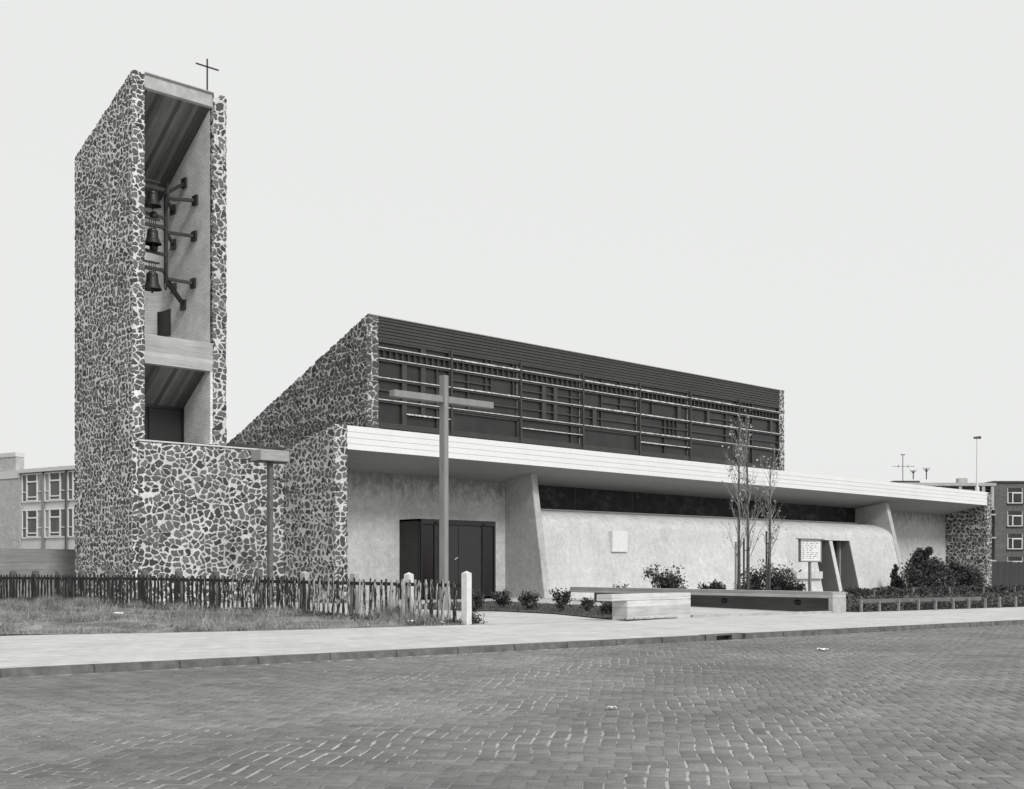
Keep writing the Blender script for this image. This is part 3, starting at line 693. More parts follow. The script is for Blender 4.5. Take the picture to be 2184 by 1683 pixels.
# battered front wall between the buttresses
def prof(x, zlo=-.05, n=14):
    q = (x - 8.17) / (30.52 - 8.17)
    tf = lerp(.29, -.34, q) + .02; t1 = lerp(.66, .24, q) + .02; z1 = 2.62; zt = lerp(3.31, 3.40, q)
    def tz(z): return tf + (t1 - tf) * (z - .25) / (z1 - .25)
    pts = [(tz(zlo), zlo), (tz(z1), z1)]
    a, b = 2.2 - tz(z1), zt - z1
    for i in range(1, n + 1):
        th = i / n * math.pi / 2
        # start near vertical, finish level
        pts.append((tz(z1) + a * (1 - math.cos(th)) ** 1.0, z1 + b * math.sin(th)))
    return pts
def wall_seg(x0, x1, zlo=-.05, ns=1):
    b = MB(); n = None
    P = []
    for i in range(ns + 1):
        x = lerp(x0, x1, i / ns); pr = prof(x, zlo) + [(2.3, prof(x)[-1][1]), (2.3, zlo)]
        P.append([(x, y, z) for y, z in pr]); n = len(pr)
    vs = [v for r_ in P for v in r_]; fs = [tuple(range(n)), tuple(ns * n + j for j in range(n - 1, -1, -1))]
    for i in range(ns):
        for j in range(n): fs.append((i * n + j, (i + 1) * n + j, (i + 1) * n + (j + 1) % n, i * n + (j + 1) % n))
    b.add(vs, fs); return b
bwl = wall_seg(8.455, 24.15, ns=4); b2 = wall_seg(26.9, 30.518, ns=1); b3 = wall_seg(24.15, 26.9, 2.5); b4 = wall_seg(25.36, 25.60)
bwl.add(b2.v, b2.f); bwl.add(b3.v, b3.f); bwl.add([(x, y - .001, min(z, 2.5)) for x, y, z in b4.v], b4.f)
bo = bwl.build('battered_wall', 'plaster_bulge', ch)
bo.data.polygons.foreach_set('use_smooth', [abs(p.normal.x) < .5 for p in bo.data.polygons])
try: bo.data.set_sharp_from_angle(angle=R(35))
except Exception: pass
for xr in (25.345, 26.885):  # thin grey skin over the reveal faces, darker than the wall
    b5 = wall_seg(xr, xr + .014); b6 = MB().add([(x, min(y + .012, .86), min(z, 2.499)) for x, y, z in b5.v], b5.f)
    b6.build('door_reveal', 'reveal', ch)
sdr = MB().box(24.15, 26.9, .86, 1.0, -.05, 2.5).build('side_door', 'doorframe', ch)
MB().box(25.72, 26.72, .82, .86, .2, 1.25).box(25.72, 26.72, .82, .86, 1.33, 2.35).build('door_leaf', 'doorgrey', sdr)
MB().box(26.74, 26.86, .70, .86, .1, 2.48).build('door_frame', 'woodgrey', sdr)
# ribbon window
rb = MB().box(8.46, 30.52, 2.24, 2.44, 3.25, 4.27).build('ribbon_window', 'art', ch)
xx = 8.5
while xx < 30.4: MB().box(xx, xx + .03, 2.23, 2.24, 3.3, 4.22).build('glazing_bar', 'steel', rb); xx += 3.13
MB().hexa([(8.47, 2.10, 3.30), (30.5, 2.10, 3.39), (30.5, 2.24, 3.39), (8.47, 2.24, 3.30), (8.47, 2.10, 3.345), (30.5, 2.10, 3.435), (30.5, 2.24, 3.435), (8.47, 2.24, 3.345)]).build('sill', 'white', rb)
# wall plaques
MB().box(11.62, 12.43, .40, 1.2, 1.84, 2.58).build('wall_plaque', 'plaquewhite', ch, bevel=.008)
MB().box(22.2, 24.1, -.14, .8, .86, 1.16).build('stone_shelf', 'plaster_bulge', ch, bevel=.008)
# entrance vestibule
ev = MB().box(3.60, 3.64, 1.2, 2.3, .26, 2.78).box(3.60, 6.80, 1.2, 2.3, 2.70, 2.785).box(6.76, 6.80, 1.2, 2.3, .26, 2.78).box(3.62, 6.78, 1.5, 1.54, .26, 2.7).build('entrance_box', 'doorframe', ch)
MB().box(3.592, 3.60, 1.25, 2.18, .30, 2.72).build('glass_panel', 'red', ev)
MB().box(3.70, 4.16, 1.195, 1.21, .33, 2.60).build('glass_panel', 'red', ev)
MB().box(6.26, 6.68, 1.195, 1.21, .33, 2.60).build('glass_panel', 'red', ev)
MB().box(3.64, 3.69, 1.165, 1.22, .26, 2.74).box(4.17, 4.24, 1.165, 1.22, .26, 2.7).box(6.19, 6.25, 1.165, 1.22, .26, 2.7).box(6.69, 6.76, 1.165, 1.22, .26, 2.74).box(3.69, 6.69, 1.165, 1.2, 2.62, 2.74).build('frame', 'doorframe', ev)
for x0_, x1_ in ((4.34, 5.17), (5.19, 6.08)):
    dl = MB().box(x0_, x1_, 1.19, 1.24, .27, 2.61).build('door_leaf', 'doorgrey', ev)
for xs_ in (4.245, 6.09):
    lp = MB()
    for z0, z1 in ((.30, .72), (.92, 1.45), (1.6, 2.1), (2.25, 2.58)): lp.box(xs_, xs_ + .07, 1.20, 1.23, z0, z1)
    lp.build('slot_light', 'steel', ev)
    MB().box(xs_ - .01, xs_ + .1, 1.215, 1.25, .27, 2.61).build('door_post', 'doorgrey', ev)
MB().bar((4.98, 1.15, 1.52), (5.12, 1.15, 1.60), .03).build('door_handle', 'metal', ev)
# right porch door
pd = MB().box(32.3, 33.3, 2.28, 2.34, .2, 3.0).build('porch_door', 'doorframe', ch)
MB().box(32.45, 33.15, 2.26, 2.28, 2.2, 2.9).build('pane', 'glassgrey', pd)

# planter wall in front of right porch
pw = empty('planter_wall', (34.6, -.3, .2), 'low white plastered planter wall before the right porch', 'planter')
MB().box(30.55, 37.95, -.42, -.15, .1, .49).build('wall', 'white', pw, bevel=.02)
MB().box(30.6, 37.9, -.15, .9, .1, .36).build('soil', 'soil', pw)

# ------------------------------------------------------------------ big cross in the forecourt
cr = empty('cross', (-.838, -5.253, .17), 'tall grey concrete cross standing in the forecourt before the canopy', 'cross')
MB().box(-.91, -.765, -5.35, -5.15, .05, 5.967).build('upright', 'cross', cr, bevel=.012)
MB().box(-2.44, -.912, -5.33, -5.13, 5.285, 5.455).box(-.763, .76, -5.33, -5.13, 5.285, 5.455).build('cross_arm', 'cross', cr, bevel=.012)

# ------------------------------------------------------------------ lamp post with flat box head
lp = empty('lamp_post', (-2.61, -.15, .2), 'slim lamp post with wide flat timber head before the stone wall', 'lamp post')
MB().box(-2.67, -2.55, -.22, -.08, .1, 4.07).build('pole', 'postgrey', lp, bevel=.008)
hd = MB().box(-3.05, -2.16, -.40, .10, 4.07, 4.36).build('lamp_head', 'lamphead', lp, bevel=.012)
MB().box(-3.02, -2.19, -.37, .07, 4.045, 4.07).build('diffuser', 'doorframe', hd)
MB().bar((-2.55, -.15, 3.60), (-2.33, -.15, 3.60), .04).bar((-2.33, -.15, 3.60), (-2.33, -.15, 3.68), .05).build('bracket', 'steel', lp)

# ------------------------------------------------------------------ concrete seats
wb = empty('concrete_block_seat', (.2, -11.1, .1), 'short pale concrete block seat with overhanging slab at the pavement', 'bench')
a_ = math.atan2(.265, 2.456); c_, s_ = math.cos(a_), math.sin(a_)
def rot(px, py): return (-.984 + c_ * px - s_ * py, -11.375 + s_ * px + c_ * py)
def rbox(mb, x0, x1, y0, y1, z0, z1):
    p = [rot(x0, y0), rot(x1, y0), rot(x1, y1), rot(x0, y1)]
    return mb.hexa([(x, y, z0) for x, y in p] + [(x, y, z1) for x, y in p])
M['blockc'] = mat_concrete_boards('pale_board_concrete', .56, 2, .19)
rbox(MB(), 0, 2.469, .002, .398, .0, .516).build('body', 'blockc', wb, bevel=.012)
rbox(MB(), -.55, 2.47, 0, .40, .515, .655).build('seat_slab', 'blockc', wb, bevel=.012)
lb = empty('long_concrete_bench', (6.7, -6.7, .15), 'long concrete slab bench running from the pavement back to the church', 'bench')
def seg(mb, w0, w1, z00, z01, z10, z11, y0=-11.711, y1=-1.81):
    f = lambda y: 6.318 + (y + 11.711) / 9.901 * .859
    return mb.hexa([(f(y0) + w0, y0, z00), (f(y0) + w1, y0, z00), (f(y1) + w1, y1, z10), (f(y1) + w0, y1, z10), (f(y0) + w0, y0, z01), (f(y0) + w1, y0, z01), (f(y1) + w1, y1, z11), (f(y1) + w0, y1, z11)])
seg(MB(), 0, .62, .47, .625, .50, .66).build('seat_slab', 'concrete', lb, bevel=.012)
M['shadeboard'] = mat_concrete_boards('shaded_board_concrete', .13, 2, .2)  # shade below the overhanging slab put into a darker concrete tone
seg(MB(), .34, .58, .05, .468, .22, .498, -11.5, -2.6).build('support_wall', 'shadeboard', lb)
seg(MB(), 0.0, .62, .05, .470, .05, .470, -11.713, -11.58).build('end_leg', 'concrete_plain', lb, bevel=.01)
for y_ in (-7.9, -10.4):
    f = 6.318 + (y_ + 11.711) / 9.901 * .859
    li = MB().lathe((0, 0, 0), [(0, .05), (.05, .045), (.085, .03), (.1, .0)], 20)
    li.v = [(f + .34 - z * 1.0, y_ + x * 1.15, .34 + y * .75) for x, y, z in li.v]
    li.build('wall_light', 'doorframe', lb, smooth=True)

# riser at the forecourt edge between both seats
MB_ = MB().hexa([(1.5, -11.15, .05), (6.3, -11.72, .05), (6.3, -11.55, .05), (1.5, -10.98, .05), (1.5, -11.15, .155), (6.3, -11.72, .155), (6.3, -11.55, .155), (1.5, -10.98, .155)])
tag(MB_.build('forecourt_step', 'concrete_plain', bevel=.01), kind='structure')

# ------------------------------------------------------------------ notice board
nbz = empty('notice_board', (10.9, -8.05, .2), 'framed white notice board on a single post beside the leaning wall', 'notice board')
an = R(-3); C2, S2 = math.cos(an), math.sin(an)
def nb_(mb, u0, u1, v0, v1, z0, z1):
    P = [(10.93 + C2 * u - S2 * v, -8.06 + S2 * u + C2 * v) for u, v in ((u0, v0), (u1, v0), (u1, v1), (u0, v1))]
    return mb.hexa([(x, y, z0) for x, y in P] + [(x, y, z1) for x, y in P])
nb_(MB(), -.04, .04, -.03, .03, .1, 1.45).build('post', 'woodgrey', nbz)
fr = nb_(MB(), -.52, .52, -.03, .03, 1.42, 2.09).build('board', 'woodgrey', nbz)
nb_(nb_(nb_(nb_(MB(), -.52, -.48, -.05, -.03, 1.42, 2.09), .48, .52, -.05, -.03, 1.42, 2.09), -.48, .48, -.05, -.03, 1.42, 1.46), -.60, .60, -.10, .06, 2.09, 2.115).build('frame', 'woodgrey', fr)
nb_(MB(), -.48, .48, -.034, -.03, 1.46, 2.09).build('paper', 'paper', fr)
tx = MB(); z = 2.02
while z > 1.52:      # rows of small illegible writing
    u = -.42
    for _ in range(random.randint(3, 7)):
        l_ = random.uniform(.04, .14)
        if u + l_ > .42: break
        nb_(tx, u, u + l_, -.036, -.034, z, z + .016); u += l_ + random.uniform(.03, .12)
    z -= .055
tx.build('lettering', 'postgrey', fr)

# ------------------------------------------------------------------ picket fence
fe = empty('picket_fence', (-5.4, -4, .1), 'weathered split picket fence with pale concrete posts beside the field', 'fence')
TOPF = lambda y: .955 + .095 * min(1, max(0, (y + 10.4) / 10.5))
PY_ = [-10.43, -8.82, -7.21, -5.62, -4.01, -2.41, -.94, .52, 2.06, 3.41, 4.6, 5.85, 7.1, 8.3]
def fdir():
    d = Vector((-2.125, 18.065, 0)).normalized(); return d
fd = fdir(); fn_ = Vector((fd.y, -fd.x, 0))     # towards forecourt
for i, y in enumerate(PY_):
    x = FX(y); z0 = .0; h = TOPF(y) + .10
    w_ = .07
    c = Vector((x, y, 0)) + fn_ * (.0 if i == 0 else .11)
    if i == 0: c -= fd * .06
    b = MB(); P = [c + fd * a * w_ + fn_ * q * w_ for a, q in ((-1, -1), (1, -1), (1, 1), (-1, 1))]
    top = h + (.04 if i == 0 else 0)
    b.hexa([(p.x, p.y, z0) for p in P] + [(p.x, p.y, top) for p in P])
    b.add([(p.x, p.y, top) for p in P] + [(c.x, c.y, top + .045)], [(0, 1, 4), (1, 2, 4), (2, 3, 4), (3, 0, 4)])
    b.build('post', 'post' if i < 2 else ('concrete_plain' if i < 4 else 'postgrey'), fe)
for i in range(len(PY_) - 1):
    a = Vector((FX(PY_[i]), PY_[i], 0)); b_ = Vector((FX(PY_[i + 1]), PY_[i + 1], 0))
    for zz in (.86,):
        MB().bar((a.x, a.y, TOPF(a.y) - .10), (b_.x, b_.y, TOPF(b_.y) - .10), .03, .07).build('rail', 'picket_rail', fe)
y = -10.22; npk = 0
while y < 8.2:
    x = FX(y); z0 = max(.02, fz(x, y) - .05); top = TOPF(y) + random.uniform(-.018, .02)
    w_ = random.uniform(.070, .105); lx = random.uniform(-.012, .012); b = MB(); ns = 9
    pts = []; rad = []
    ph = random.uniform(0, 6)
    for k in range(ns):
        q = k / (ns - 1); zz = z0 + (top - z0) * q
        off = .011 * math.sin(ph + q * 8) + lx * q * 2 + random.uniform(-.004, .004)
        p = Vector((x, y, zz)) - fn_ * .045 + fd * off
        pts.append(p); rad.append(w_ / 2 * random.uniform(.74, 1.14) * (1 if k < ns - 1 else .6))
    vs = []
    for p, r_ in zip(pts, rad):
        for a, q in ((-1, -.35), (-.2, -.62), (.8, -.4), (1, .3), (.1, .5), (-.8, .35)): 
            v = p + fd * a * r_ + fn_ * q * r_; vs.append((v.x, v.y, v.z))
    fs = [tuple(i * 6 + j for j in (k, (k + 1) % 6)) + tuple((i + 1) * 6 + j for j in ((k + 1) % 6, k)) for i in range(ns - 1) for k in range(6)]
    fs += [tuple(range(5, -1, -1)), tuple((ns - 1) * 6 + j for j in range(6))]
    b.add(vs, fs); b.build('picket', 'picket', fe); npk += 1
    y += random.uniform(.14, .175) if y < -3 else random.uniform(.15, .20)
print('pickets', npk)

# ------------------------------------------------------------------ vegetation
def pts_in_poly(poly, n):
    P = np.array(poly); mn, mx = P.min(0), P.max(0); out = []
    while len(out) < n:
        q = rng.uniform(mn, mx, (n, 2)); ins = np.zeros(n, bool); j = len(P) - 1
        for i in range(len(P)):
            c = ((P[i, 1] > q[:, 1]) != (P[j, 1] > q[:, 1])) & (q[:, 0] < (P[j, 0] - P[i, 0]) * (q[:, 1] - P[i, 1]) / (P[j, 1] - P[i, 1] + 1e-12) + P[i, 0])
            ins ^= c; j = i
        out += list(q[ins])
    return np.array(out[:n])
# field grass
def field_grass():
    def place(n):
        v = rng.uniform(0, 1, n) ** 1.4; y = -10.5 + v * 26; x1 = np.array([FX(q) for q in y]); x = x1 + .15 - rng.uniform(0, 1, n) ** 1.1 * 16
        sy = np.interp(x, [p[0] for p in SW], [p[1] for p in SW]); return x, sy + .03 + (y + 10.5)
    x, y = place(30000)                      # thin short growth
    cl = np.sin(x * 1.3 + 1.7 * np.sin(y * .9)) * np.sin(y * 1.9 + x * .6); keep = rng.uniform(0, 1, len(x)) < np.clip(.5 + .7 * cl, .05, 1)
    B = [np.stack([x, y], 1)[keep]]; H = [rng.uniform(.03, .08, keep.sum())]
    tx_, ty_ = place(3600); q = np.sin(tx_ * .9 + 2 * np.sin(ty_ * .7)) * np.sin(ty_ * 1.4 - tx_ * .5)
    k2 = rng.uniform(0, 1, len(tx_)) < np.clip(.35 + .75 * q, .04, 1); tx_, ty_ = tx_[k2], ty_[k2]
    for a, b in zip(tx_, ty_):
        n = rng.integers(8, 34); r_ = rng.uniform(.03, .13); hh = rng.uniform(.07, .26) * (1 if rng.uniform() < .9 else 1.6)
        o = rng.normal(0, r_, (n, 2)); B.append(np.array([a, b]) + o); H.append(hh * rng.uniform(.4, 1.05, n))
    B = np.concatenate(B); H = np.concatenate(H); ok = B[:, 1] > np.interp(B[:, 0], [p[0] for p in SW], [p[1] for p in SW]) + .01; B, H = B[ok], H[ok]
    base = np.stack([B[:, 0], B[:, 1], np.array([fz(a, b) - .01 for a, b in B])], 1)
    tag(blades('grass', base, H, 'grass', lean=.55, width=.013), 'dry tufted grass covering the field before the fence', 'grass', kind='stuff')
field_grass()
def fence_weeds():
    n = 16000; y = rng.uniform(-10.5, 8, n); x = np.array([FX(q) for q in y]) + rng.normal(0, .22, n) - .05
    base = np.stack([x, y, np.array([fz(a, b) - .02 for a, b in zip(x, y)])], 1)
    cl = np.clip(np.sin(y * 2.3 + 1) * np.sin(y * .9 + .4) + .25, 0, 1)
    h = .06 + .24 * cl * rng.uniform(.3, 1, n)
    tag(blades('weeds', base, h, 'grass', lean=.3, width=.014), 'straggling weeds and long grass along the foot of the fence', 'weeds', kind='stuff')
    c = np.stack([x, y, base[:, 2] + rng.uniform(0, .10, n)], 1)[:7000]
    tag(quads('ground_weeds', c, .035, 'leafd'), 'low dark leafy weeds growing at the fence foot', 'weeds', kind='stuff')
fence_weeds()
TU = empty('grass_tuft', (-4.95, -8.5, .1), 'tall tangled tuft of stalks growing through the fence near its end post', 'grass tuft')
q = rng.normal(0, .16, (900, 2)); blades('blades', np.stack([q[:, 0], q[:, 1] * 1.4, np.zeros(900)], 1), rng.uniform(.15, .52, 900), 'grass', TU, .5, .012)
TV = empty('grass_tuft', (-4.55, -10.35, .1), 'small dark tuft at the foot of the white end post', 'grass tuft')
q = rng.normal(0, .09, (500, 2)); quads('leaves', np.stack([-4.55 + q[:, 0] + .14, -10.35 + q[:, 1] - .0, .1 + np.abs(rng.normal(0, .09, 500))], 1), .035, 'leafd', TV)
q = rng.normal(0, 1, (2600, 2)); TW_ = empty('grass_tuft', (-7.15, 1.2, .2), 'pale bushy weed growing before the dark left part of the fence', 'grass tuft')
blades('blades', np.stack([q[:, 0] * .2, q[:, 1] * .3, np.zeros(2600)], 1), rng.uniform(.05, .34, 2600), 'grass', TW_, .4, .014)
TD = empty('brush_heap', (-5.9, -.9, .2), 'dark heap of cut brushwood leaning on the fence post', 'brushwood')
hb = MB()
for _ in range(60):
    a = Vector((random.uniform(-6.5, -5.8), random.uniform(-1.6, -.7), .2)); b_ = a + Vector((random.uniform(.1, .9), random.uniform(-.1, .5), random.uniform(.02, .28)))
    hb.tube([a, (a + b_) / 2 + Vector((0, 0, .05)), b_], [.008, .007, .003], 4)
hb.build('sticks', 'bark', TD)

def shrub(x, y, h, w, lab, leaf='leafd', n=900, stems=7, size=.05, grp='low shrubs planted around the forecourt', dense=.6, spiky=0.0):
    z0 = gz(y)
    e = empty('shrub', (x, y, z0), lab, 'shrub', grp)
    b = MB(); cs = []
    for s_ in range(stems):
        a = random.uniform(0, 6.28); r_ = random.uniform(.2, 1) * w / 2; hh = h * random.uniform(.55, 1)
        p0 = Vector((x + random.uniform(-.05, .05), y + random.uniform(-.05, .05), z0 - .02))
        p2 = Vector((x + r_ * math.cos(a), y + r_ * math.sin(a), z0 + hh)); p1 = (p0 + p2) / 2 + Vector((random.uniform(-.06, .06), random.uniform(-.06, .06), .05))
        b.tube([p0, p1, p2], [.014, .009, .004], 5)
        for _ in range(4):
            q = random.uniform(.35, 1); m = p0.lerp(p1, q * 2) if q < .5 else p1.lerp(p2, q * 2 - 1)
            tip = m + Vector((random.uniform(-1, 1), random.uniform(-1, 1), random.uniform(.1, .9))).normalized() * random.uniform(.08, .22) * (h + .4)
            tip.z = min(tip.z, z0 + h * 1.05)
            b.tube([m, tip], [.006, .003], 4)
            k = int(n / (stems * 4))
            for _ in range(k):
                t = random.uniform(.15, 1.05); c = m.lerp(tip, t); s2 = .07 * (1 + h) * dense
                cs.append((c.x + random.gauss(0, s2), c.y + random.gauss(0, s2), max(z0 + .01, c.z + random.gauss(0, s2))))
    b.build('stems', 'bark', e); quads('foliage', cs, size, leaf, e); return e
shrub(-.75, -6.3, .42, .55, 'rounded shrub right behind the white fence end post', n=1700)
shrub(1.18, -5.17, .42, .5, 'leggy shrub standing before the corner of the porch wall', n=800, dense=.5)
shrub(.99, -6.41, .36, .5, 'bushy low shrub below the foot of the left buttress', n=900)
shrub(.92, -7.62, .48, .6, 'open forked shrub in the bed left of the long bench', n=650, dense=.45)
shrub(1.45, -7.95, .30, .35, 'thin small shrub close beside the forked one', n=350, dense=.45)
shrub(.75, -9.3, .24, .45, 'lowest shrub next to the overhanging concrete block seat', n=700)
shrub(.2, -10.5, .14, .6, 'flat creeping plant at the tip of the planted bed', n=500)
shrub(8.55, -4.5, 1.20, 1.1, 'tall ragged shrub rising behind the middle of the long bench', n=1500, stems=12, size=.055, dense=.55)
shrub(9.7, -3.9, .72, .9, 'spreading arm of sparse shrub right of the tall ragged one', n=700, stems=7)
shrub(7.95, -3.3, .50, .8, 'sparse low plant over the far end of the bench', n=260, stems=6)
shrub(8.9, -6.0, .58, 1.1, 'low leafy mound left of the staked trees', n=1900, stems=12, size=.055)
shrub(9.35, -7.0, .62, .9, 'dense leafy shrub at the foot of the staked trees', n=1500, stems=12, size=.05)
shrub(9.75, -7.1, 1.10, 1.0, 'loose upright shrub between the second and third tree', n=900, stems=10, size=.055)
shrub(9.9, -7.7, 1.15, 1.0, 'dark full shrub just right of the third tree', n=1900, stems=14, size=.055)
shrub(10.45, -7.8, .62, .9, 'rounded clipped shrub at the foot of the notice board', n=2600, stems=12, size=.05)

def bed_cover(name, poly, n, hmax, lab, leaf, size=.05):
    q = pts_in_poly(poly, n); m = .4 + .6 * np.abs(np.sin(q[:, 0] * 2.3 + np.sin(q[:, 1] * 3)) * np.sin(q[:, 1] * 2.9 + 1))
    z = np.array([gz(b) for b in q[:, 1]]) + rng.uniform(0, 1, n) * hmax * m
    return tag(quads(name, np.stack([q[:, 0], q[:, 1], z], 1), size, leaf, up=.8), lab, 'plants', kind='stuff')
q = pts_in_poly(BED, 9000)
tag(blades('bed_grass', np.stack([q[:, 0], q[:, 1], np.array([gz(b) for b in q[:, 1]]) + .01], 1), rng.uniform(.02, .08, 9000), 'leafm', lean=.6, width=.02), 'short dark growth covering the planted bed', 'ground cover', kind='stuff')
bed_cover('ground_cover', [(7.6, -11.8), (44, -15.0), (44, -14.2), (7.6, -11.0)], 16000, .22, 'low dark ground cover behind the pavement edging', 'leafd')
bed_cover('flower_bed', [(8.2, -10.1), (44, -12), (44, -6.9), (11.5, -6.6)], 34000, .30, 'mixed leafy bedding plants before the right half of the church', 'leafm', .055)
bed_cover('undergrowth', [(7.6, -10.6), (12, -9), (12, -2.4), (8.0, -2.3)], 9000, .28, 'undergrowth behind the long concrete bench', 'leafd', .055)
# clipped hedge with stakes
hg = empty('hedge', (28, -6, .15), 'low clipped dark hedge across the garden before the right porch', 'hedge')
n = 26000; x = rng.uniform(16.5, 45, n); hh = .40 + .05 * np.sin(x * 3.1) + .03 * np.sin(x * 7.7)
quads('foliage', np.stack([x, -6.0 - .04 * (x - 16) * .5 + rng.normal(0, .16, n), .15 + rng.uniform(0, 1, n) ** .6 * hh], 1), .055, 'leafd', hg)
for k in range(10):
    x = 17.5 + k * 2.6; yy = -6.0 - .02 * (x - 16) - .32
    MB().box(x, x + .06, yy, yy + .06, .1, .55 + random.uniform(-.03, .04)).build('stake', 'woodgrey', hg)
# low edging stakes with wire
ed = empty('wire_edging', (10, -12, .1), 'row of short stakes with wire and plank edging the garden along the pavement', 'edging')
xs_ = [7.5, 8.25, 9.05, 9.95, 10.72, 11.55, 12.3, 13.1, 13.85, 14.7, 15.6, 16.5, 17.5, 18.5, 19.5]
for x in xs_:
    yy = sw_y(x) + .10
    MB().bar((x, yy, 0), (x + random.uniform(-.02, .02), yy, .40 + random.uniform(-.03, .03)), .055).build('stake', 'woodgrey', ed)
MB().tube([(x, sw_y(x) + .06, .33) for x in xs_], .004, 4).build('wire', 'steel', ed)
MB().hexa([(7.45, sw_y(7.45) + .15, .33), (13.0, sw_y(13) + .15, .33), (13.0, sw_y(13) + .18, .33), (7.45, sw_y(7.45) + .18, .33), (7.45, sw_y(7.45) + .15, .43), (13.0, sw_y(13) + .15, .43), (13.0, sw_y(13) + .18, .43), (7.45, sw_y(7.45) + .18, .43)]).build('plank', 'postgrey', ed)

def bush(x, y, h, w, lab, n, name='bush', leaf='leafd'):
    e = empty(name, (x, y, gz(y)), lab, 'bush')
    cs = []; z0 = gz(y)
    lob = [(a * w, random.uniform(-.15, .15) * w, c * h, r_ * w) for a, c, r_ in ((-.13, .93, .05), (-.12, .84, .09), (-.11, .72, .13), (-.05, .58, .18), (.18, .50, .17), (-.22, .42, .20), (.05, .32, .30), (.34, .36, .15), (-.36, .26, .14), (.3, .2, .22), (-.1, .15, .34))]
    per = n // len(lob)
    for (a, b, c, r_) in lob:
        d = rng.normal(size=(per, 3)); d /= np.linalg.norm(d, axis=1)[:, None]; d *= (r_ * (rng.uniform(.3, 1.05, per) + .22 * np.abs(rng.normal(0, 1, per)) * (np.sin(d[:, 0] * 9 + a * 5) * np.sin(d[:, 2] * 11 + c * 3) > 0)))[:, None]
        d[:, 2] *= 1.15
        cs.append(np.stack([x + a + d[:, 0], y + b + d[:, 1], np.maximum(z0, z0 + c + d[:, 2])], 1))
    quads('foliage', np.concatenate(cs), .075, leaf, e, aspect=1.8, up=.5)
    MB().tube([(x, y, 0), (x, y, h * .5)], [.05, .02], 6).build('trunk', 'bark', e)
    return e
bush(28.4, -2.57, 1.95, 2.4, 'large dark evergreen bush with pointed top before the right porch', 15000)
bush(30.9, -2.9, 1.25, 2.4, 'dark spreading bush right of the pointed evergreen', 9000)
bush(28.6, -1.0, 1.25, .8, 'narrow upright bush beside the right buttress foot', 2500)

def young_tree(x, y, H, lab, leaves, seed, spread=.5):
    random.seed(seed)
    z0 = gz(y); e = empty('young_tree', (x, y, z0), lab, 'tree', 'staked young trees behind the long bench')
    tr = []; rad = []; n = 14; lx = random.uniform(-.06, .06); ph = random.uniform(0, 6)
    for i in range(n):
        q = i / (n - 1); tr.append(Vector((x + lx * math.sin(q * 3) + .03 * math.sin(ph + q * 5), y + .04 * math.sin(q * 4 + ph), z0 + H * q))); rad.append(.050 * (1 - q) ** .8 + .006)
    MB().tube(tr, rad, 8).build('trunk', 'bark', e, smooth=True)
    tw_ = MB(); tips = []
    def branch(p, d, l, r_, dep):
        pts = [p]; c = p; dd = d.copy(); k = 4
        for i in range(k):
            dd = (dd + Vector((random.gauss(0, .09), random.gauss(0, .09), .10))).normalized(); c = c + dd * (l / k); pts.append(c)
            if dep > 0 and random.random() < .75:
                side = Vector((random.gauss(0, 1), random.gauss(0, 1), 0)).normalized()
                branch(c, (dd + side * .55).normalized(), l * random.uniform(.3, .55), r_ * .55, dep - 1)
            if i > 0: tips.append(c)
        tw_.tube(pts, [r_ * (1 - .75 * i / k) for i in range(k + 1)], 5 if dep > 0 else 4)
    nb = 27
    for i in range(nb):
        q = .24 + .68 * i / nb; j = q * (n - 1); p = tr[int(j)].lerp(tr[min(int(j) + 1, n - 1)], j % 1)
        a = random.uniform(0, 6.28); d = Vector((math.cos(a) * .43, math.sin(a) * .43, 1)).normalized()
        branch(p, d, random.uniform(.7, 1.35) * (1 - .45 * q) * spread * 2, .013 * (1.1 - .5 * q), 2)
    tw_.build('twigs', 'twig', e)
    c = [tuple(random.choice(tips) + Vector((random.gauss(0, .05), random.gauss(0, .05), random.gauss(0, .05)))) for _ in range(leaves)]
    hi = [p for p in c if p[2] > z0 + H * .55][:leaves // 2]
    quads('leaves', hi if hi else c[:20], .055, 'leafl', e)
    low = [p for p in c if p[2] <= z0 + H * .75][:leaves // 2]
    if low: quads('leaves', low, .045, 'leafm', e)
    return e
young_tree(8.564, -7.234, 5.45, 'leftmost of three slender staked young trees behind the bench', 120, 3)
young_tree(8.737, -7.40, 5.5, 'middle of three slender staked young trees behind the bench', 160, 5)
young_tree(9.202, -7.835, 4.2, 'rightmost and shortest of three slender staked young trees', 170, 9, .45)
random.seed(11)
for (x, y, h, lab) in ((8.47, -7.19, 1.85, 'pale thin stake left of the leftmost young tree'), (8.67, -7.33, 1.95, 'dark stake tied to the middle young tree'), (9.14, -7.78, 2.15, 'tall stout stake tied to the rightmost young tree')):
    t = empty('tree_stake', (x, y, gz(y)), lab, 'stake', 'stakes tied to the young trees')
    MB().tube([(x, y, 0), (x, y, h + .15)], [.032, .028], 8).build('pole', 'bark' if h > 1.9 else 'woodgrey', t)
    MB().tube([(x + .04 + .05 * math.cos(a / 8 * 6.28), y - .03 + .05 * math.sin(a / 8 * 6.28), h - .2) for a in range(8)], .012, 5, closed=True).build('tie', 'steel', t)

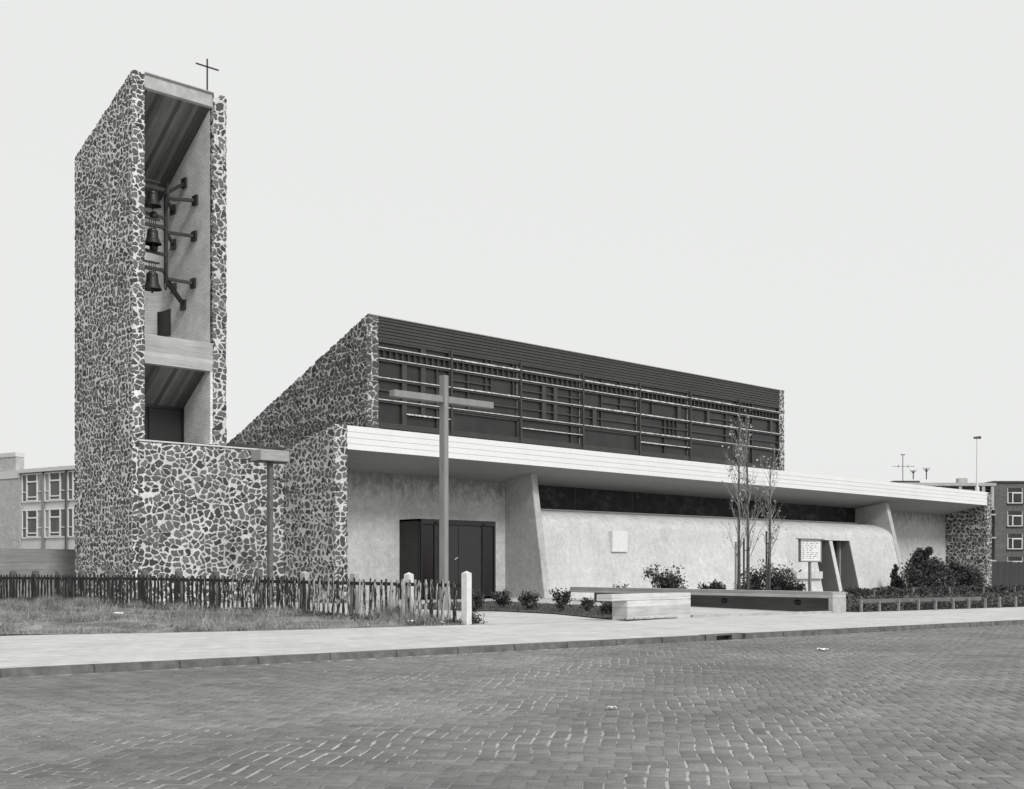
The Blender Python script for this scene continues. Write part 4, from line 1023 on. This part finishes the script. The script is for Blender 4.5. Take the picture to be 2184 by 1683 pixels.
# ------------------------------------------------------------------ litter
def scrap(x, y, z, s, lab, nm='paper_scrap'):
    b = MB(); n = 5; vs = [(x + s * (i / n - .5) * 1.6, y + s * (j / n - .5), z + .012 + random.uniform(0, s * .28)) for i in range(n + 1) for j in range(n + 1)]
    b.add(vs, [(i * (n + 1) + j, (i + 1) * (n + 1) + j, (i + 1) * (n + 1) + j + 1, i * (n + 1) + j + 1) for i in range(n) for j in range(n)])
    o = b.build(nm, 'paper'); tag(o, lab, 'litter'); return o
scrap(-5.2, -18.73, .0, .11, 'white paper scrap lying on the road bricks to the right')
scrap(-12.88, -21.67, .0, .055, 'small white scrap on the road bricks near the front')
scrap(-8.5, -3.6, .22, .12, 'crumpled white paper ball lying in the field grass')
scrap(-5.3, -9.6, .14, .12, 'torn paper lying at the foot of the fence')
scrap(-4.9, -9.95, .12, .10, 'smaller torn paper near the white end post')
scrap(-5.0, -10.2, .12, .07, 'tiny paper bit beside the fence foot')

# ------------------------------------------------------------------ background left: concrete wall, school
cwl = empty('concrete_wall', (-15, 8.5, 0), 'weathered board-marked concrete wall behind the field left of the tower', 'wall')
MB().box(-60, -3.9, 8.5, 8.8, -.1, 1.83).build('wall', 'concrete_old', cwl)
def camw(X, Y): return (CAM.x + .7283 * X + .6853 * Y, CAM.y - .6853 * X + .7283 * Y)
sa = R(43.256); 
class Loc:
    """building with its own facing: u along the front, v back"""
    def __init__(s, X, Y, ang): s.o = camw(X, Y); a = -R(43.256) + R(ang); s.u = (math.cos(a), math.sin(a)); s.v = (-math.sin(a), math.cos(a))
    def box(s, mb, u0, u1, v0, v1, z0, z1):
        P = [(s.o[0] + s.u[0] * a + s.v[0] * b, s.o[1] + s.u[1] * a + s.v[1] * b) for a, b in ((u0, v0), (u1, v0), (u1, v1), (u0, v1))]
        return mb.hexa([(x, y, z0) for x, y in P] + [(x, y, z1) for x, y in P])
# school: front turned, nearer on the right
k = 100 / 2595
SL = Loc((44 - 1092) * k, 100, -33)      # u to the right comes nearer
sc = empty('school_building', (SL.o[0], SL.o[1], 0), 'pale two-storey school with white window frames left of the tower', 'building')
SL.box(MB(), 0.0, 30, .12, 9, 0, 9.28).build('wall', 'greywhite', sc)
SL.box(MB(), 0.0, 30.3, -.25, 9.3, 9.28, 9.58).build('roof_edge', 'greywhite', sc)
SL.box(MB(), -14, -.02, -.05, 9, 0, 8.9).build('brick_block', 'brickpale', sc)
SL.box(MB(), -14, -.02, -.12, 9.2, 8.9, 9.5).build('roof_edge', 'greywhite', sc)
SL.box(MB(), -14, -1.1, .3, 1.1, 9.5, 10.75).build('roof_block', 'brickpale', sc)
SL.box(MB(), -14.05, -1.05, .25, 1.15, 10.75, 11.1).build('roof_edge', 'greywhite', sc)
for u_ in (3.0, 4.3): SL.box(MB(), u_, u_ + .5, .4, .9, 9.58, 9.68).build('roof_vent', 'roofing', sc)
for bi in range(9):
    u0 = .12 + bi * 2.94
    SL.box(MB(), u0 + 2.80, u0 + 2.92, -.14, .12, 2.6, 9.27).build('pilaster', 'concrete_dark', sc)
    for zb in (4.02, 6.96):
        zt = zb + 2.15
        f = MB()
        SL.box(f, u0, u0 + 2.78, 0, .11, zb - .10, zb); SL.box(f, u0, u0 + 2.78, 0, .11, zt, zt + .08)
        for a, b_ in ((0, .1), (.60, .74), (1.94, 2.08), (2.68, 2.78)): SL.box(f, u0 + a, u0 + b_, -.01, .11, zb, zt)
        SL.box(f, u0 + .1, u0 + .6, 0, .11, zb + .70, zb + .77); SL.box(f, u0 + 2.08, u0 + 2.68, 0, .11, zb + .70, zb + .77)
        SL.box(f, u0 + .74, u0 + 1.94, -.02, .11, zt - .64, zt - .52); SL.box(f, u0 + .74, u0 + 1.94, -.02, .11, zb + .27, zb + .37); SL.box(f, u0 + .74, u0 + 1.94, -.02, .11, zb, zb + .08)
        wn = f.build('window', 'whitepaint', sc)
        dk = [(.1, .6), (2.08, 2.68)]
        for q, (a, b_) in enumerate(dk): SL.box(MB(), u0 + a, u0 + b_, .07, .115, zb, zt).build('pane', 'glassmid' if (bi + q) % 3 == 1 else 'glassgrey', wn)
        SL.box(MB(), u0 + .74, u0 + 1.94, .07, .115, zb, zt - .6).build('pane', 'glassgrey', wn)
        SL.box(MB(), u0 + .80, u0 + 1.90, .05, .115, zt - .5, zt - .04).build('pane', 'glassdark', wn)
# background right: apartment block
AP = Loc((1975 - 1092) * 160 / 2595, 160, 2)
ap = empty('apartment_block', (AP.o[0], AP.o[1], 0), 'dark brick flats with roof loggias and white windows beyond the canopy', 'building')
W1 = (2122 - 1975) * 160 / 2595
AP.box(MB(), 0, W1, 1.2, 12, 0, 12.6).build('wall', 'brickfar', ap)
AP.box(MB(), -12, W1 + .2, -.3, 12, 12.55, 12.95).build('roof_edge', 'concrete_plain', ap)
AP.box(MB(), W1 + .02, W1 + 22, -.2, 11.9, 0, 12.9).build('wall', 'brickfar', ap)
AP.box(MB(), W1 - .2, W1 + 22.2, -.35, 12.1, 12.96, 13.2).build('roof_edge', 'roofing', ap)
AP.box(MB(), -14, -.02, .9, 12, 0, 12.2).build('wall', 'brickfar', ap)
for a in (0, 4.3, 7.4, W1 - .45):
    AP.box(MB(), a, a + .4, -.2, .1, 9.6, 12.55).build('loggia_post', 'concrete_plain', ap)
AP.box(MB(), 0, W1, -.2, 1.2, 9.4, 9.7).build('balcony', 'concrete_plain', ap)
for a in (.9, 5.2, 8.1):
    f = MB(); AP.box(f, a, a + 1.5, 1.12, 1.2, 9.9, 12.2); o_ = f.build('window', 'whitepaint', ap); AP.box(MB(), a + .12, a + 1.38, 1.1, 1.14, 10.0, 12.1).build('pane', 'glassdark', o_)
for i in range(4):
    for a in (W1 + 1.7, W1 + 5.5, W1 + 9.3):
        z = 1.2 + i * 3.02
        f = MB(); AP.box(f, a, a + 2.0, -.26, -.2, z, z + 2.0); o_ = f.build('window', 'whitepaint', ap)
        AP.box(AP.box(MB(), a + .12, a + .62, -.28, -.24, z + .10, z + 1.42), a + .78, a + 1.88, -.28, -.24, z + .12, z + 1.30).build('pane', 'glassdark', o_)
        AP.box(MB(), a - .1, a + 2.1, -.38, -.2, z - .12, z - .01).build('sill', 'roofing', o_)
        AP.box(MB(), a + .06, a + 1.94, -.275, -.262, z + 1.48, z + 2.02).build('pane', 'glassdark', o_)
for i in range(3): AP.box(MB(), W1 - .9, W1 - .1, -.9, .1, 2.6 + i * 3.02, 2.8 + i * 3.02).build('balcony', 'concrete_plain', ap)
AP.box(MB(), -3.2, .3, 3, 7, 12.9, 13.45).build('roof_house', 'roofing', ap)
AP.box(MB(), 6, 7.2, 4, 5, 12.9, 13.9).build('chimney', 'concrete_plain', ap)
for a, hh in ((-1.7, 1.2), (.05, 1.5)):
    b = MB(); P = lambda u, z: (AP.o[0] + AP.u[0] * u, AP.o[1] + AP.u[1] * u, z)
    b.bar(P(a, 13.4), P(a, 13.4 + hh), .10)
    for q in (-.5, -.25, .25, .5): b.bar(P(a, 13.5 + hh * .55), P(a + q, 13.45 + hh), .05)
    b.build('vent_cowl', 'steel', ap)
at = MB(); P = lambda u, z: (AP.o[0] + AP.u[0] * u, AP.o[1] + AP.u[1] * u + 3, z)
at.bar(P(-.3, 12.9), P(-.3, 16.9), .07).bar(P(-1.7, 15.3), P(1.3, 15.3), .05).bar(P(-.6, 16.85), P(0, 16.85), .1)
for q in (-.9, -.3, .4): at.bar(P(q, 15.1), P(q, 15.5), .05)
at.build('aerial', 'steel', ap)
# flagpole behind the canopy
fpx, fpy = camw((2084 - 1092) * 75 / 2595, 75)
fp = empty('flagpole', (fpx, fpy, 0), 'tall thin white flagpole rising behind the right end of the canopy', 'flagpole')
MB().tube([(fpx, fpy, 0), (fpx, fpy, 6.4), (fpx, fpy, 6.42), (fpx, fpy, 9.4)], [.13, .13, .06, .045], 12).build('pole', 'whitepaint', fp, smooth=False)
MB().tube([(fpx - .22, fpy + .1, 9.42), (fpx + .22, fpy - .1, 9.46)], [.06, .09], 8).build('finial', 'steel', fp)
# dark board fence at the far right
bfn = empty('board_fence', (44, 4, 0), 'dark vertical board fence right of the stone end wall', 'fence')
b = MB(); x = 40.2
while x < 75: b.box(x, x + .14, 3.5 + random.uniform(0, .01), 3.53, 0, 1.75 + random.uniform(-.02, .02)); x += .15
b.build('boards', 'doorframe', bfn)
b = MB()
for x in range(41, 75, 3): b.box(x, x + .12, 3.54, 3.66, 0, 1.7)
b.build('posts', 'doorframe', bfn)
SC.render.engine = 'CYCLES'
